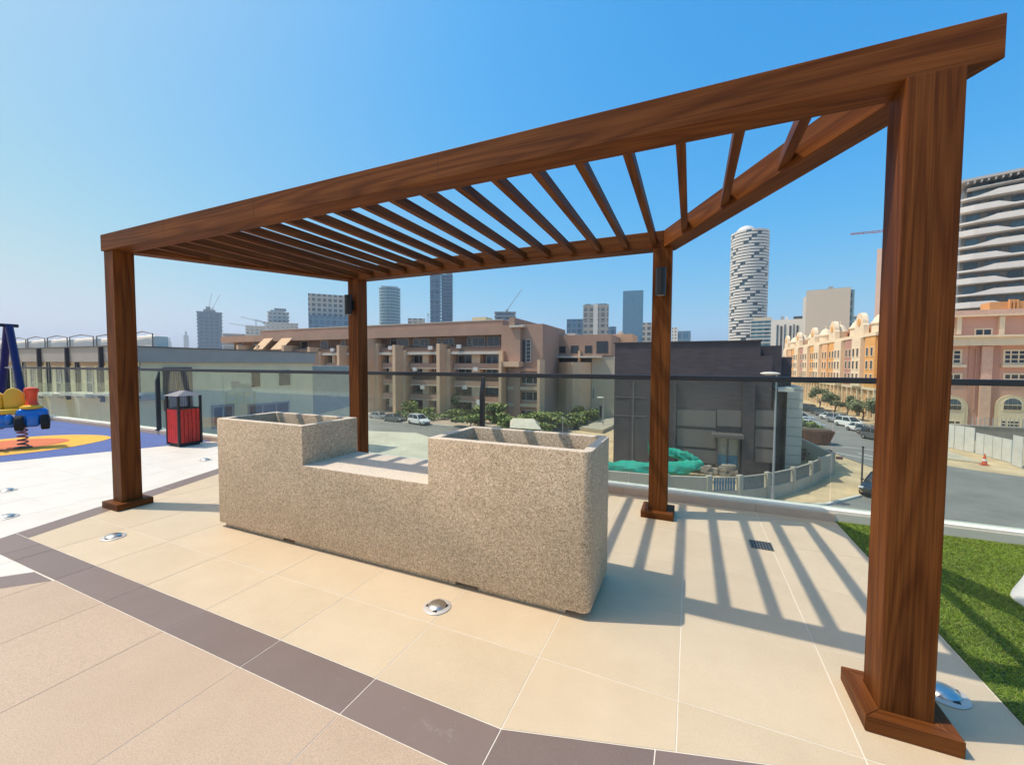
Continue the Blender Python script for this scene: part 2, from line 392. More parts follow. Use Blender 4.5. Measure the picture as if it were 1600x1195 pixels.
# play surface: poured rubber with a leaf of orange and red
RBLUE = flat('blue_rubber', (.085, .125, .30), .9, 0, .12, 5, .4, 260)
RORNG = flat('orange_rubber', (.78, .40, .05), .9, 0, .08, 5, .4, 260)
RRED = flat('red_rubber', (.60, .16, .06), .9, 0, .08, 5, .4, 260)
bl = lambda v: -8.876+.4546*(v-2.283)
mb = MB(); mb.prism([(bl(-4)-.0, -4), (bl(KV), KV), (-24, KV), (-24, -4)], -.001, .004)
tag(mb.build('play_surface', RBLUE, origin=(0, 0, 0)), kind='structure')
def spline(pts, n=6):
    out = []; k = len(pts)
    for i in range(k):
        p0, p1, p2, p3 = [Vector(pts[(i+j-1) % k]) for j in range(4)]
        for s in range(n):
            t = s/n; out.append(tuple(.5*((2*p1)+(p2-p0)*t+(2*p0-5*p1+4*p2-p3)*t*t+(3*p1-p0-3*p2+p3)*t**3)))
    return out
leaf = [(-9.36, 2.8), (-9.45, 3.3), (-9.85, 3.86), (-10.5, 3.93), (-11.2, 3.56), (-11.45, 2.9), (-11.0, 2.2), (-10.2, 1.85), (-9.6, 2.2)]
mb = MB(); mb.sheet(spline(leaf), .008); struct(mb, 'play_surface_patch', RORNG)
mb = MB(); mb.sheet(spline([(-10.5+(x+10.4)*.62, 2.82+(y-2.9)*.62) for x, y in leaf]), .012); struct(mb, 'play_surface_inlay', RRED)

# kerb under the balustrade, faced with skirting tiles
KERB = flat('kerb_render', (.68, .60, .48), .85, 0, .1, 3)
SKIRT = tile_mat('skirting_tile', (.64, .45, .32), .05, .06)
mb = MB(); mb.box(-23, 6.5, KV+.012, 4.69, -.006, .078)
kerb = tag(mb.build('balustrade_kerb', KERB, origin=(0, 0, 0)), 'low pale kerb running under the glass balustrade', 'kerb')
proto = None
for k in range(-30, 2):
    a = -.02+DU*k; b = min(GU, a+DU)
    if b-a < .05: continue
    m = MB(); m.box(a+.002, b-.002, KV, KV+.011, -.004, .07); m.build('skirting_tile', SKIRT, parent=kerb)

# drain grate set in the floor
dr = empty('floor_drain', (.53, 3.636, 0), 'square dark metal drain grate set into the cream floor', 'drain')
m = MB(); m.box(.455, .605, 3.56, 3.712, .0008, .002); m.build('tray', flat('drain_dark', (.02, .02, .02), .7), parent=dr)
DRM = flat('drain_metal', (.22, .215, .2), .45, .6)
for k in range(8):
    x = .457+k*.0205; m = MB(); m.box(x, x+.007, 3.56, 3.712, .0022, .0055); m.build('bar', DRM, parent=dr)
for k in range(5):
    y = 3.56+k*.036; m = MB(); m.box(.455, .6075, y, y+.008, .0056, .007); m.build('cross_bar', DRM, parent=dr)

# recessed dome uplights
def uplight(x, y, label, s=1.0):
    o = empty('uplight', (x, y, 0), label, 'floor light', 'steel floor uplights')
    m = MB(); m.lathe((x, y, 0), [(.078*s, .0005), (.08*s, .004), (.074*s, .007), (.056*s, .0085)], 32); m.build('rim', flat('rim_glass', (.55, .51, .45), .4, .2), parent=o, smooth=True)
    m = MB(); m.lathe((x, y, 0), [(.054*s, .006), (.053*s, .014), (.045*s, .021), (.030*s, .026), (.012*s, .028), (.002, .0285)], 28); m.build('dome', CHROME, parent=o, smooth=True)
    for a in range(4):
        an = a*math.pi/2+.4; m = MB(); m.box(x+math.cos(an)*.05*s-.011, x+math.cos(an)*.05*s+.011, y+math.sin(an)*.05*s-.011, y+math.sin(an)*.05*s+.011, .004, .0125); m.build('shutter', BLACK, parent=o)
uplight(-1.314, 1.925, 'round steel dome light in the cream floor in front of the planter')
uplight(-4.231, 1.652, 'round steel dome light in the cream floor near the left post')
uplight(1.02, 2.29, 'round steel dome light beside the foot of the right front post', 1.05)
uplight(-5.652, 1.475, 'round steel dome light in the pale tiles at the left edge, nearer one')
uplight(-6.82, 1.79, 'round steel dome light in the pale tiles at the left edge, farther one')
uplight(-6.42, 3.55, 'round steel dome light in the pale tiles near the red bin')

# lawn of artificial turf
mb = MB(); mb.box(GU+.004, 6.9, -2, KV+.012, -.0008, .004)
struct(mb, 'lawn_base', flat('turf_backing', (.07, .10, .010), .9, 0, .3, 8))
def turf():
    rnd = random.Random(3); V = []; Fc = []; MI = []
    def blades(x0, x1, y0, y1, n, w, h):
        for _ in range(n):
            x = rnd.uniform(x0, x1); y = rnd.uniform(y0, y1); a = rnd.uniform(0, 6.283); hh = h*rnd.uniform(.6, 1.15)
            lx = rnd.gauss(0, .011); ly = rnd.gauss(0, .011); dx = math.cos(a)*w; dy = math.sin(a)*w; i = len(V)
            V.extend([(x-dx, y-dy, .003), (x+dx, y+dy, .003), (x+lx*.5+dx*.7, y+ly*.5+dy*.7, hh*.6), (x+lx*.5-dx*.7, y+ly*.5-dy*.7, hh*.6), (x+lx*1.6, y+ly*1.6, hh)])
            Fc.append((i, i+1, i+2, i+3)); Fc.append((i+3, i+2, i+4)); k = rnd.choice((0, 0, 0, 1, 1, 2)); MI.extend([k, k])
    blades(GU+.008, 2.6, 1.6, KV, 90000, .0019, .017)
    blades(2.6, 4.2, 2.8, KV, 26000, .003, .017)
    me = bpy.data.meshes.new('turf_grass'); me.from_pydata(V, [], Fc)
    for nm, c in (('turf_green', (.14, .225, .008)), ('turf_light', (.21, .295, .014)), ('turf_olive', (.22, .23, .03))):
        me.materials.append(flat(nm, c, .55, 0, .25, 3))
    me.polygons.foreach_set('material_index', MI)
    o = bpy.data.objects.new('turf_grass', me); COL.objects.link(o); tag(o, 'short bright green artificial turf beside the tiled floor', 'grass', kind='stuff')
turf()
sb = MB(); sb.lathe((2.01, 3.37, 0), [(.21, .004), (.205, .03), (.17, .12), (.12, .30), (.085, .45), (.08, .5)], 28)
wb = tag(sb.build('tapered_stand', WHITEP, smooth=True), 'white tapered stand on the lawn cut by the right edge', 'stand')

# ------------------------------------------------------------------ pergola
VF, VB, UA, UD, UB, UC = 2.0, 4.085, -5.152, .967, -4.030, -.158
ZB, ZT, BW = 2.460, 2.612, .15
pg = empty('pergola', (-2.1, 3.0, 0), 'dark brown wood-finish slatted pergola on four posts', 'pergola')
def line_inset(p, q, w):                              # inner parallel of edge p->q, polygon is clockwise or ccw: towards centre
    c = Vector((-2.1, 3.0)); p = Vector(p); q = Vector(q); d = (q-p).normalized(); n = Vector((-d.y, d.x))
    if n.dot(c-p) < 0: n = -n
    return p+n*w, d
def isect(a, b):
    (p, d), (q, e) = a, b; den = d.x*e.y-d.y*e.x; t = ((q.x-p.x)*e.y-(q.y-p.y)*e.x)/den; return p+d*t
CO = [(UA, VF), (UD, VF), (UC, VB), (UB, VB)]
LN = [line_inset(CO[i], CO[(i+1) % 4], BW) for i in range(4)]
CI = [isect(LN[i-1], LN[i]) for i in range(4)]
for i, nm in enumerate(('front_beam', 'side_beam', 'back_beam', 'side_beam')):
    p, q = Vector(CO[i]), Vector(CO[(i+1) % 4]); a, b = CI[i], CI[(i+1) % 4]
    mid = (p+q)/2; ang = math.atan2((q-p).y, (q-p).x); rot = Matrix.Rotation(-ang, 2)
    pol = [rot @ (x-mid) for x in (p, q, b, a)]
    # leave a hair of joint at the mitres
    sh = .0012; pol = [(pol[0].x+sh, pol[0].y), (pol[1].x-sh, pol[1].y), (pol[2].x-sh, pol[2].y), (pol[3].x+sh, pol[3].y)]
    m = MB(); m.prism(pol, 0, ZT-ZB); o = m.build(nm, WOODX, parent=pg, world=False, bevel=.003, seg=2)
    o.location = (mid.x-pg.location.x, mid.y-pg.location.y, ZB); o.rotation_euler = (0, 0, ang)
JN = flat('joint_dark', (.03, .010, .004), .7)
fb = [o for o in pg.children if o.name.startswith('front_beam')][0]
for u in (-4.1, -2.95, -1.35):
    m = MB(); m.box(u-fb.location.x-pg.location.x-.0011, u-fb.location.x-pg.location.x+.0011, -.0006, .0002, .004, ZT-ZB-.004); m.build('joint', JN, parent=fb, world=False)
# slats between the beams
SW, SZ0, SZ1 = .045, ZB+.024, ZB+.090
def v_end(u):
    e = CI[2].y
    for (p, d) in (LN[1], LN[3]):
        if abs(d.x) > 1e-6:
            vv = p.y+(u-p.x)*d.y/d.x
            if (u > CI[2].x and p.x > -2) or (u < CI[3].x and p.x < -2.5): e = min(e, vv)
    return e
for k in range(-18, 3):
    u0 = -.0925+.2545*k; e0, e1 = v_end(u0), v_end(u0+SW); f = CI[0].y
    if min(e0, e1) < f+.05: continue
    L = min(e0, e1)-f; cy = f+L/2
    m = MB(); m.prism([(-SW/2, -L/2-.004), (SW/2, -L/2-.004), (SW/2, e1-cy+.004), (-SW/2, e0-cy+.004)], 0, SZ1-SZ0)
    o = m.build('slat', WOODY, parent=pg, world=False, bevel=.002, seg=1)
    o.location = (u0+SW/2-pg.location.x, cy-pg.location.y, SZ0)
PW = .162
POSTS = [(-5.06, 2.098), (.785, 2.068), (-.256, 4.01), (-3.935, 4.01)]
for (x, y) in POSTS:
    m = MB(); m.box(-PW/2, PW/2, -PW/2, PW/2, .002, ZB-.001)
    o = m.build('post', WOODZ, parent=pg, world=False, bevel=.003, seg=2); o.location = (x-pg.location.x, y-pg.location.y, 0)
    # mitred skirting round the foot
    h, a, b = .062, PW/2+.001, .142
    for j in range(4):
        m = MB(); s = .0008
        P = [(-b+s, -b), (b-s, -b), (a-s, -a), (-a+s, -a)]
        m.prism(P, .001, h); t = m.build('base_trim', WOODX, parent=o, world=False, bevel=.002, seg=1); t.rotation_euler = (0, 0, j*math.pi/2)
# wall lamps on the back posts
for (x, y), lab in ((POSTS[2], 'black cylinder wall lamp on the right back post of the pergola'), (POSTS[3], 'black cylinder wall lamp on the left back post of the pergola')):
    yb = y-PW/2; zc = 2.14; wlm = empty('wall_lamp', (x, yb, zc), lab, 'wall lamp', 'black pergola wall lamps')
    m = MB(); m.box(x-.03, x+.03, yb-.03, yb+.001, zc-.055, zc+.055); m.build('bracket', BLACK, parent=wlm, bevel=.003)
    m = MB(); m.lathe((x-.004, yb-.072, zc-.12), [(.036, .004), (.043, 0), (.043, .24), (.036, .236)], 24); m.build('housing', BLACK, parent=wlm, smooth=True)
    m = MB(); m.lathe((x-.004, yb-.072, zc-.119), [(.034, 0), (.034, .012)], 20); m.build('lens', flat('lamp_lens', (.5, .5, .48), .2), parent=wlm)

# ------------------------------------------------------------------ planter bench
pl = empty('planter_bench', (-2.09, 2.42, 0), 'long speckled stone planter with two raised boxes and a bench between', 'planter')
L0, L1, PV0, PV1, PH, BH, S0, S1 = -3.70, -.478, 2.14, 2.70, .935, .635, -2.665, -1.53
def planter_body():
    bm = bmesh.new(); pol = [(L0, .038), (L1, .038), (L1, PH), (S1, PH), (S1, BH), (S0, BH), (S0, PH), (L0, PH)]
    vf = [bm.verts.new((x, PV0, z)) for x, z in pol]; vb = [bm.verts.new((x, PV1, z)) for x, z in pol]; n = len(pol)
    bm.faces.new(vf); bm.faces.new(vb[::-1]); sides = [bm.faces.new((vf[i], vb[i], vb[(i+1) % n], vf[(i+1) % n])) for i in range(n)]
    bmesh.ops.recalc_face_normals(bm, faces=bm.faces)
    def vert_edges(x, y): return [e for e in bm.edges if abs(e.verts[0].co.x-x) < 1e-4 and abs(e.verts[1].co.x-x) < 1e-4 and abs(e.verts[0].co.y-y) < 1e-4 and abs(e.verts[1].co.y-y) < 1e-4]
    tops = [f for f in bm.faces if f.normal.z > .9 and f.calc_center_median().z > PH-.01]
    for f in tops:
        bmesh.ops.inset_individual(bm, faces=[f], thickness=.084, depth=0)
        r2 = bmesh.ops.extrude_face_region(bm, geom=[f])
        vs2 = [g for g in r2['geom'] if isinstance(g, bmesh.types.BMVert)]
        bmesh.ops.translate(bm, verts=vs2, vec=(0, 0, -.42))
        if f.is_valid: bmesh.ops.delete(bm, geom=[f], context='FACES')
    es = vert_edges(L1, PV0)+vert_edges(L1, PV1)
    bmesh.ops.bevel(bm, geom=es, offset=.048, segments=5, affect='EDGES', profile=.5)
    es = vert_edges(L0, PV0)+vert_edges(L0, PV1)
    bmesh.ops.bevel(bm, geom=es, offset=.02, segments=3, affect='EDGES', profile=.5)
    bmesh.ops.recalc_face_normals(bm, faces=bm.faces)
    es = [e for e in bm.edges if len(e.link_faces) == 2 and e.calc_face_angle(0) > R(50) and e.is_convex]
    bmesh.ops.bevel(bm, geom=es, offset=.009, segments=2, affect='EDGES', profile=.5)
    for v in bm.verts: v.co -= pl.location
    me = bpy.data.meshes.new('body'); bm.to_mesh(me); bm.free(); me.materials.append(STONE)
    me.polygons.foreach_set('use_smooth', [True]*len(me.polygons)); me.set_sharp_from_angle(angle=R(38))
    o = bpy.data.objects.new('body', me); COL.objects.link(o); o.parent = pl
planter_body()
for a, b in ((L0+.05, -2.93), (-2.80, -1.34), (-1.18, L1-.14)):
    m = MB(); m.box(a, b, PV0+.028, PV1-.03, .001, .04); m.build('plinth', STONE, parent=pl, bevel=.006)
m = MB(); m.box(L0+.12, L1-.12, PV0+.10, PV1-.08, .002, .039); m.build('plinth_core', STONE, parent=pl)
SOIL = flat('dry_soil', (.20, .15, .10), .95, 0, .3, 20, .8, 60)
for a, b in ((L0+.086, S0-.086), (S1+.086, L1-.086)):
    m = MB(); m.box(a, b, PV0+.086, PV1-.086, PH-.415, PH-.38); m.build('soil', SOIL, parent=pl)

# ------------------------------------------------------------------ glass balustrade
GV = 4.565
bal = empty('glass_balustrade', (-2, GV, .078), 'clear frameless glass balustrade with a black handrail along the terrace edge', 'balustrade')
SE = [-18.5, -16.7, -14.9, -13.1, -11.35, -9.57, -7.67, -5.90, -4.107, -2.386, -.60, 1.198, 3.0, 4.8, 6.4]
for a, b in zip(SE[:-1], SE[1:]):
    m = MB(); m.box(a+.006, b-.006, GV-.006, GV+.006, .096, 1.252); m.build('glass_panel', GLASS, parent=bal)
m = MB(); m.box(-18.6, 6.45, GV-.075, GV+.05, .0785, .100); m.build('base_channel', flat('white_channel', (.82, .75, .62), .75, 0, .05, spec=.15), parent=bal, bevel=.003)
m = MB(); m.box(-18.6, 6.45, GV-.032, GV+.032, 1.2475, 1.2985); m.build('handrail', NAVYB, parent=bal, bevel=.006)
for x in (-16.7, -9.6, -2.386, 4.8):
    m = MB(); y0 = GV-.10; m.prism_x([(y0, .10), (y0+.07, .10), (y0+.07, 1.245), (y0+.055, 1.245), (y0, 1.05)], x-.022, x+.022)
    m.box(x-.035, x+.035, y0-.02, y0+.085, .080, .105)
    m.build('support_post', NAVYB, parent=bal, bevel=.003)

# ------------------------------------------------------------------ red slatted bin
bx, by = -7.95, 4.09
bn = empty('litter_bin', (bx, by, .004), 'red slatted litter bin with black frame and hipped metal lid', 'bin')
hw = .165
for sx in (-1, 1):
    for sy in (-1, 1):
        m = MB(); m.box(bx+sx*hw-.017, bx+sx*hw+.017, by+sy*hw-.017, by+sy*hw+.017, .03, .855); m.build('frame_post', BLACK, parent=bn, bevel=.002)
REDP = flat('red_slat_paint', (.52, .020, .014), .42, 0, .22, 8, rnd=.15)
for s in range(4):
    for k in range(5):
        t = -.148+.0595*k; m = MB()
        if s % 2 == 0: y = by+(1 if s else -1)*(hw+.004); m.box(bx+t, bx+t+.053, y-.008, y+.008, .065, .63)
        else: x = bx+(1 if s == 1 else -1)*(hw+.004); m.box(x-.008, x+.008, by+t, by+t+.053, .065, .63)
        m.build('slat', REDP, parent=bn, bevel=.003, seg=1)
m = MB(); m.box(bx-hw+.012, bx+hw-.012, by-hw+.012, by+hw-.012, .004, .60); m.build('inner_liner', flat('liner', (.03, .03, .03), .7), parent=bn)
m = MB(); m.box(bx-hw+.019, bx+hw-.019, by-hw-.013, by-hw+.013, .632, .652); m.box(bx-hw+.019, bx+hw-.019, by+hw-.013, by+hw+.013, .632, .652)
m.box(bx-hw-.013, bx-hw+.013, by-hw+.019, by+hw-.019, .632, .652); m.box(bx+hw-.013, bx+hw+.013, by-hw+.019, by+hw-.019, .632, .652); m.build('top_frame', BLACK, parent=bn)
m = MB(); e = .20; m.add([(bx-e, by-e, .855), (bx+e, by-e, .855), (bx+e, by+e, .855), (bx-e, by+e, .855), (bx-.07, by-.02, .935), (bx+.07, by-.02, .935), (bx+.07, by+.02, .935), (bx-.07, by+.02, .935)], [(0, 3, 2, 1), (4, 5, 6, 7), (0, 1, 5, 4), (1, 2, 6, 5), (2, 3, 7, 6), (3, 0, 4, 7)])
m.build('lid', flat('grey_lid', (.22, .20, .195), .45, .3), parent=bn, bevel=.003)

# ------------------------------------------------------------------ spring rider
sp0 = at_z(36, 699, .012)
sr = empty('spring_rider', (sp0.x, sp0.y, .012), 'blue spring rocker toy with black wheels, red funnel and yellow seat', 'spring rider', rz=CAMR+R(46))
sr.scale = (.68, .72, 1)
PB = flat('toy_blue', (.012, .16, .52), .28, 0, .08); PY = flat('toy_yellow', (.80, .42, .02), .32, 0, .06); PR = flat('toy_red', (.80, .06, .008), .3, 0, .06)
m = MB(); m.lathe((0, 0, 0), [(.15, 0), (.15, .012), (.05, .02)], 24); m.build('base_plate', BLACK, parent=sr, world=False)
pts = [((.085+.0*i)*math.cos(i*.42), .085*math.sin(i*.42), .03+i*.0042) for i in range(76)]
m = MB(); m.tube(pts, .0135, 7); m.build('spring', flat('spring_paint', (.30, .12, .13), .35, .2), parent=sr, world=False, smooth=True)
m = MB(); m.box(-.10, .12, -.08, .08, .335, .40); m.build('spring_cap', BLACK, parent=sr, world=False, bevel=.02)
def rounded(x0, x1, y0, y1, z0, z1, r, name, mat, seg=4):
    m = MB(); m.box(x0, x1, y0, y1, z0, z1); return m.build(name, mat, parent=sr, world=False, bevel=r, seg=seg, smooth=True)
rounded(-.09, .43, -.17, .20, .37, .64, .08, 'engine_body', PB)
rounded(.06, .30, -.22, .10, .34, .56, .06, 'nose', PB)
rounded(-.95, .02, -.12, .12, .345, .43, .04, 'foot_board', PB)
rounded(-.42, -.14, -.13, .13, .40, .56, .06, 'engine_rear', PB)
for x, y, z in ((-.03, -.17, .41), (.38, -.15, .41), (-.36, .28, .43), (-.62, .20, .43)):
    m = MB(); c = Vector((x, y, z)); e = Vector((.075, 0, 0))
    m.cyl(c-e, c+e, .125, n=22); w = m.build('wheel', TYRE, parent=sr, world=False, bevel=.03, seg=3, smooth=True)
    s = -1 if x < .1 else 1; m = MB(); m.cyl(c+e*s*1.001, c+e*s*1.1, .05, n=14); m.build('hub', flat('hub_grey', (.12, .12, .13), .5), parent=w, world=False)
m = MB(); m.ball((-.19, -.12, .48), .085, 16, 10); m.build('hub_ball', PB, parent=sr, world=False, smooth=True)
m = MB(); m.lathe((.16, 0, .635), [(.19, 0), (.20, .014), (.19, .04), (.13, .06)], 24); br = m.build('funnel_brim', PY, parent=sr, world=False, smooth=True)
m = MB(); m.lathe((.17, 0, .685), [(.118, 0), (.124, .012), (.098, .045), (.088, .12), (.10, .19), (.122, .23), (.126, .255), (.112, .285), (.07, .298)], 24); m.build('funnel', PR, parent=sr, world=False, smooth=True)
m = MB(); m.box(-.40, -.02, -.12, .14, .56, .64); m.build('seat', PY, parent=sr, world=False, bevel=.03, seg=3, smooth=True)
m = MB(); m.prism_y([(-.27, .58), (.02, .58), (.06, .72), (.05, .88), (-.04, .95), (-.14, .98), (-.22, .95), (-.29, .86)], .10, .22); m.build('side_panel', PY, parent=sr, world=False, bevel=.025, seg=3, smooth=True)
m = MB(); m.cyl((-.62, -.12, .82), (-.62, .12, .82), .028, n=12); m.cyl((-.62, 0, .60), (-.62, 0, .82), .025, n=12); m.build('handle', PR, parent=sr, world=False, smooth=True)
rounded(-.75, -.28, .10, .34, .55, .90, .06, 'cab', PY)

# ------------------------------------------------------------------ swing frame
NAVY = flat('navy_paint', (.014, .006, .085), .35, 0, .1)
sw0 = at_z(20, 655, .004); ax = Vector((sw0.x, sw0.y, 2.31))
sw = empty('swing_frame', (sw0.x, sw0.y, .004), 'navy blue steel swing frame at the left edge of the play area', 'swing')
m = MB(); m.cyl(ax+Vector((0, .16, 0)), ax+Vector((0, -2.9, 0)), .042, n=14); m.build('top_bar', flat('navy_bar', (.012, .01, .03), .4), parent=sw, smooth=True)
for dy in (0, -2.7):
    for s in (-1, 1):
        m = MB(); m.cyl((ax.x+s*.80, ax.y+dy, .004), (ax.x+s*.045, ax.y+dy, 2.30), .07, n=14); m.build('leg', NAVY, parent=sw, smooth=True)
    m = MB(); m.cyl((ax.x-.37, ax.y+dy, 1.28), (ax.x+.37, ax.y+dy, 1.28), .02, n=10); m.build('cross_brace', CHROME, parent=sw, smooth=True)
for s in (-.25, .25):
    m = MB(); m.cyl((ax.x, ax.y-1.35+s, .5), (ax.x, ax.y-1.35+s, 2.3), .008, n=6); m.build('chain', CHROME, parent=sw)
m = MB(); m.box(ax.x-.09, ax.x+.09, ax.y-1.62, ax.y-1.08, .47, .50); m.build('swing_seat', BLACK, parent=sw, bevel=.01)

# ================================================================== the town behind
GZ = -9.0
mb = MB(); mb.sheet([(-9000, -9000), (9000, -9000), (9000, 9000), (-9000, 9000)], GZ-.05)
struct(mb, 'ground', SAND, recalc=False)
def P2(px, py): p = at_z(px, py, GZ); return (p.x, p.y)
mb = MB()
mb.sheet([(-95, 8), (95, 8), (95, 30), (36, 48), (30.5, 53.9), (27, 55.5), (24.6, 57.5), (24.9, 62), (24.9, 260), (14.6, 260), (14.6, 75), (16.2, 58), (17.6, 52), (12.6, 40.6), (9.5, 37), (0, 31), (-9, 30), (-17, 40), (-17.5, 56), (-12, 150), (-22, 150), (-27, 62), (-36, 58), (-60, 59), (-95, 62)], GZ)
struct(mb, 'road', ASPH, recalc=False)
PAVE = flat('street_paving', (.44, .33, .24), .9, 0, .12, .8)
mb = MB(); mb.prism([(-95, 62), (-60, 59), (-36, 58), (-27, 62), (-24, 100), (-95, 100)][::-1], GZ-.04, GZ+.12); struct(mb, 'pavement', PAVE)
PAVL = flat('pale_paving', (.50, .42, .30), .9, 0, .2, .5)
mb = MB(); mb.prism([(24.95, 62), (29, 60), (29, 260), (24.95, 260)], GZ-.04, GZ+.12); struct(mb, 'pavement_east', PAVL)
LINE = flat('road_paint', (.62, .60, .54), .8, 0, .2)
for a, b in (((14.9, 66.0), (24.6, 63.2)), ((15.4, 61.2), (19.5, 56.5)), ((18.6, 61.0), (21.6, 55.5))):
    A = Vector(a); B = Vector(b); n = (B-A).normalized(); n = Vector((-n.y, n.x))*.11
    mb = MB(); mb.sheet([tuple(A-n), tuple(B-n), tuple(B+n), tuple(A+n)], GZ+.006); struct(mb, 'road_line', LINE, recalc=False)
for k in range(9):
    mb = MB(); mb.sheet([(19.6, 78+k*9), (19.75, 78+k*9), (19.75, 81.5+k*9), (19.6, 81.5+k*9)], GZ+.006); struct(mb, 'road_line', LINE, recalc=False)
mb = MB(); mb.sheet([P2(548, 672), P2(548, 740), P2(720, 740), P2(706, 694), P2(650, 676)], GZ+.006); struct(mb, 'plaza_paving', flat('plaza_concrete', (.58, .53, .40), .9, 0, .25, .12), recalc=False)
KB = flat('kerb_stone', (.60, .56, .48), .85, 0, .1)
for pts in ([(12.6, 40.6), (9.5, 37), (0, 31)], [(-27, 62.0), (-36, 58), (-60, 59), (-95, 62)]):
    mb = MB()
    for a, b in zip(pts[:-1], pts[1:]):
        A, B = Vector(a), Vector(b); n = (B-A).normalized(); n = Vector((-n.y, n.x))*.12
        mb.prism([tuple(A-n), tuple(B-n), tuple(B+n), tuple(A+n)], GZ-.04, GZ+.15)
    struct(mb, 'kerb', KB)

# ---- facades: rectangles surveyed on a wall plane
class Fac:
    def __init__(s, root, axis, val, out): s.root, s.ax, s.val, s.out = root, axis, val, out
    def sz(s, px, py):
        p = at_v(px, py, s.val) if s.ax == 'v' else at_u(px, py, s.val)
        return ((p.x if s.ax == 'v' else p.y), p.z)
    def rect(s, x0, y0, x1, y1):
        xm, ym = (x0+x1)/2, (y0+y1)/2; a = s.sz(x0, ym)[0]; b = s.sz(x1, ym)[0]
        return min(a, b), max(a, b), s.sz(xm, y1)[1], s.sz(xm, y0)[1]
    def box(s, mb, s0, s1, z0, z1, d0, d1):
        a, b = sorted((s.val+s.out*d0, s.val+s.out*d1))
        if s.ax == 'v': mb.box(s0, s1, a, b, z0, z1)
        else: mb.box(a, b, s0, s1, z0, z1)
        return mb
    def slab(s, name, mat, r, d0, d1, z=None, bevel=0):
        s0, s1, z0, z1 = s.rect(*r)
        if z: z0 = z[0] if z[0] is not None else z0; z1 = z[1] if z[1] is not None else z1
        m = MB(); s.box(m, s0, s1, z0, z1, d0, d1); return m.build(name, mat, parent=s.root, bevel=bevel)
    def win(s, r, frame, pane=None, nx=1, ny=1, fw=.10, d=.06, name='window'):
        s0, s1, z0, z1 = s.rect(*r); m = MB()
        s.box(m, s0, s1, z0, z0+fw, -.1, d); s.box(m, s0, s1, z1-fw, z1, -.1, d)
        s.box(m, s0, s0+fw, z0+fw, z1-fw, -.1, d); s.box(m, s1-fw, s1, z0+fw, z1-fw, -.1, d)
        for k in range(1, nx): c = s0+(s1-s0)*k/nx; s.box(m, c-fw/3, c+fw/3, z0+fw, z1-fw, -.1, d*.8)
        for k in range(1, ny): c = z0+(z1-z0)*k/ny; s.box(m, s0+fw, s1-fw, c-fw/3, c+fw/3, -.1, d*.7)
        o = m.build(name, frame, parent=s.root)
        m = MB(); s.box(m, s0+fw*.5, s1-fw*.5, z0+fw*.5, z1-fw*.5, -.1, d*.35); m.build('pane', pane or DARKGL, parent=o); return o

# ---- villa on the left: grey parapet over cream walls
GREYP = flat('grey_parapet', (.40, .36, .315), .8, 0, .07, .5); CREAMW = flat('cream_render', (.78, .66, .43), .85, 0, .06, .6)
VTAN = flat('tan_render', (.42, .28, .17), .85, 0, .08); DKFR = flat('dark_frame', (.05, .05, .055), .5)
c0 = at_z(192, 541.5, 2.6); lft = at_z(-30, 547, 2.6); rgt = at_z(460, 551.7, 2.6)
vl = empty('villa', (c0.x, c0.y, GZ), 'low cream villa with grey parapet and rooftop tanks beyond the left balustrade', 'villa')
m = MB(); m.box(-75, c0.x, c0.y, rgt.y, GZ, 1.48); m.build('wall', CREAMW, parent=vl)
fu = Fac(vl, 'u', c0.x, 1); fv = Fac(vl, 'v', c0.y, -1)
m = MB(); m.box(-75.2, c0.x+.25, c0.y-.25, rgt.y+.2, 1.485, 2.6); m.build('parapet', GREYP, parent=vl)
m = MB(); m.box(-75.3, c0.x+.33, c0.y-.33, rgt.y+.28, 2.605, 2.68); m.build('coping', flat('coping', (.13, .13, .135), .7), parent=vl)
m = MB(); m.box(c0.x-6, c0.x-.9, rgt.y+.3, rgt.y+7, GZ, 1.2); m.build('rear_wing', flat('sage_render', (.34, .36, .33), .85), parent=vl)
fu.win((393, 578, 406, 604), flat('brown_frame', (.07, .032, .022), .6), flat('brown_blind', (.06, .028, .02), .5), fw=.08)
fu.win((436, 578, 453, 602), flat('teal_frame', (.02, .05, .065), .5), flat('teal_pane', (.012, .04, .055), .2), fw=.08)
fu.win((387, 629, 452, 662), flat('win_grey', (.28, .28, .27), .7), BLUEGL, 3, 1, fw=.18)
fu.win((330, 632, 366, 668), flat('win_grey', (.28, .28, .27), .7), BLUEGL, 2, 1, fw=.22)
o = fu.slab('louvre_screen', flat('louvre_back', (.16, .12, .11), .7), (255, 574, 300, 640), 0, .10)
s0, s1, z0, z1 = fu.rect(255, 574, 300, 640)
for k in range(12):
    a = s0+(s1-s0)*(k+.15)/12; m = MB(); fu.box(m, a, a+(s1-s0)/24, z0, z1, .101, .22); m.build('louvre', flat('louvre_brown', (.21, .13, .10), .6), parent=o)
fu.slab('ledge', flat('ledge_grey', (.36, .36, .35), .8), (217, 617, 262, 625), 0, .25)
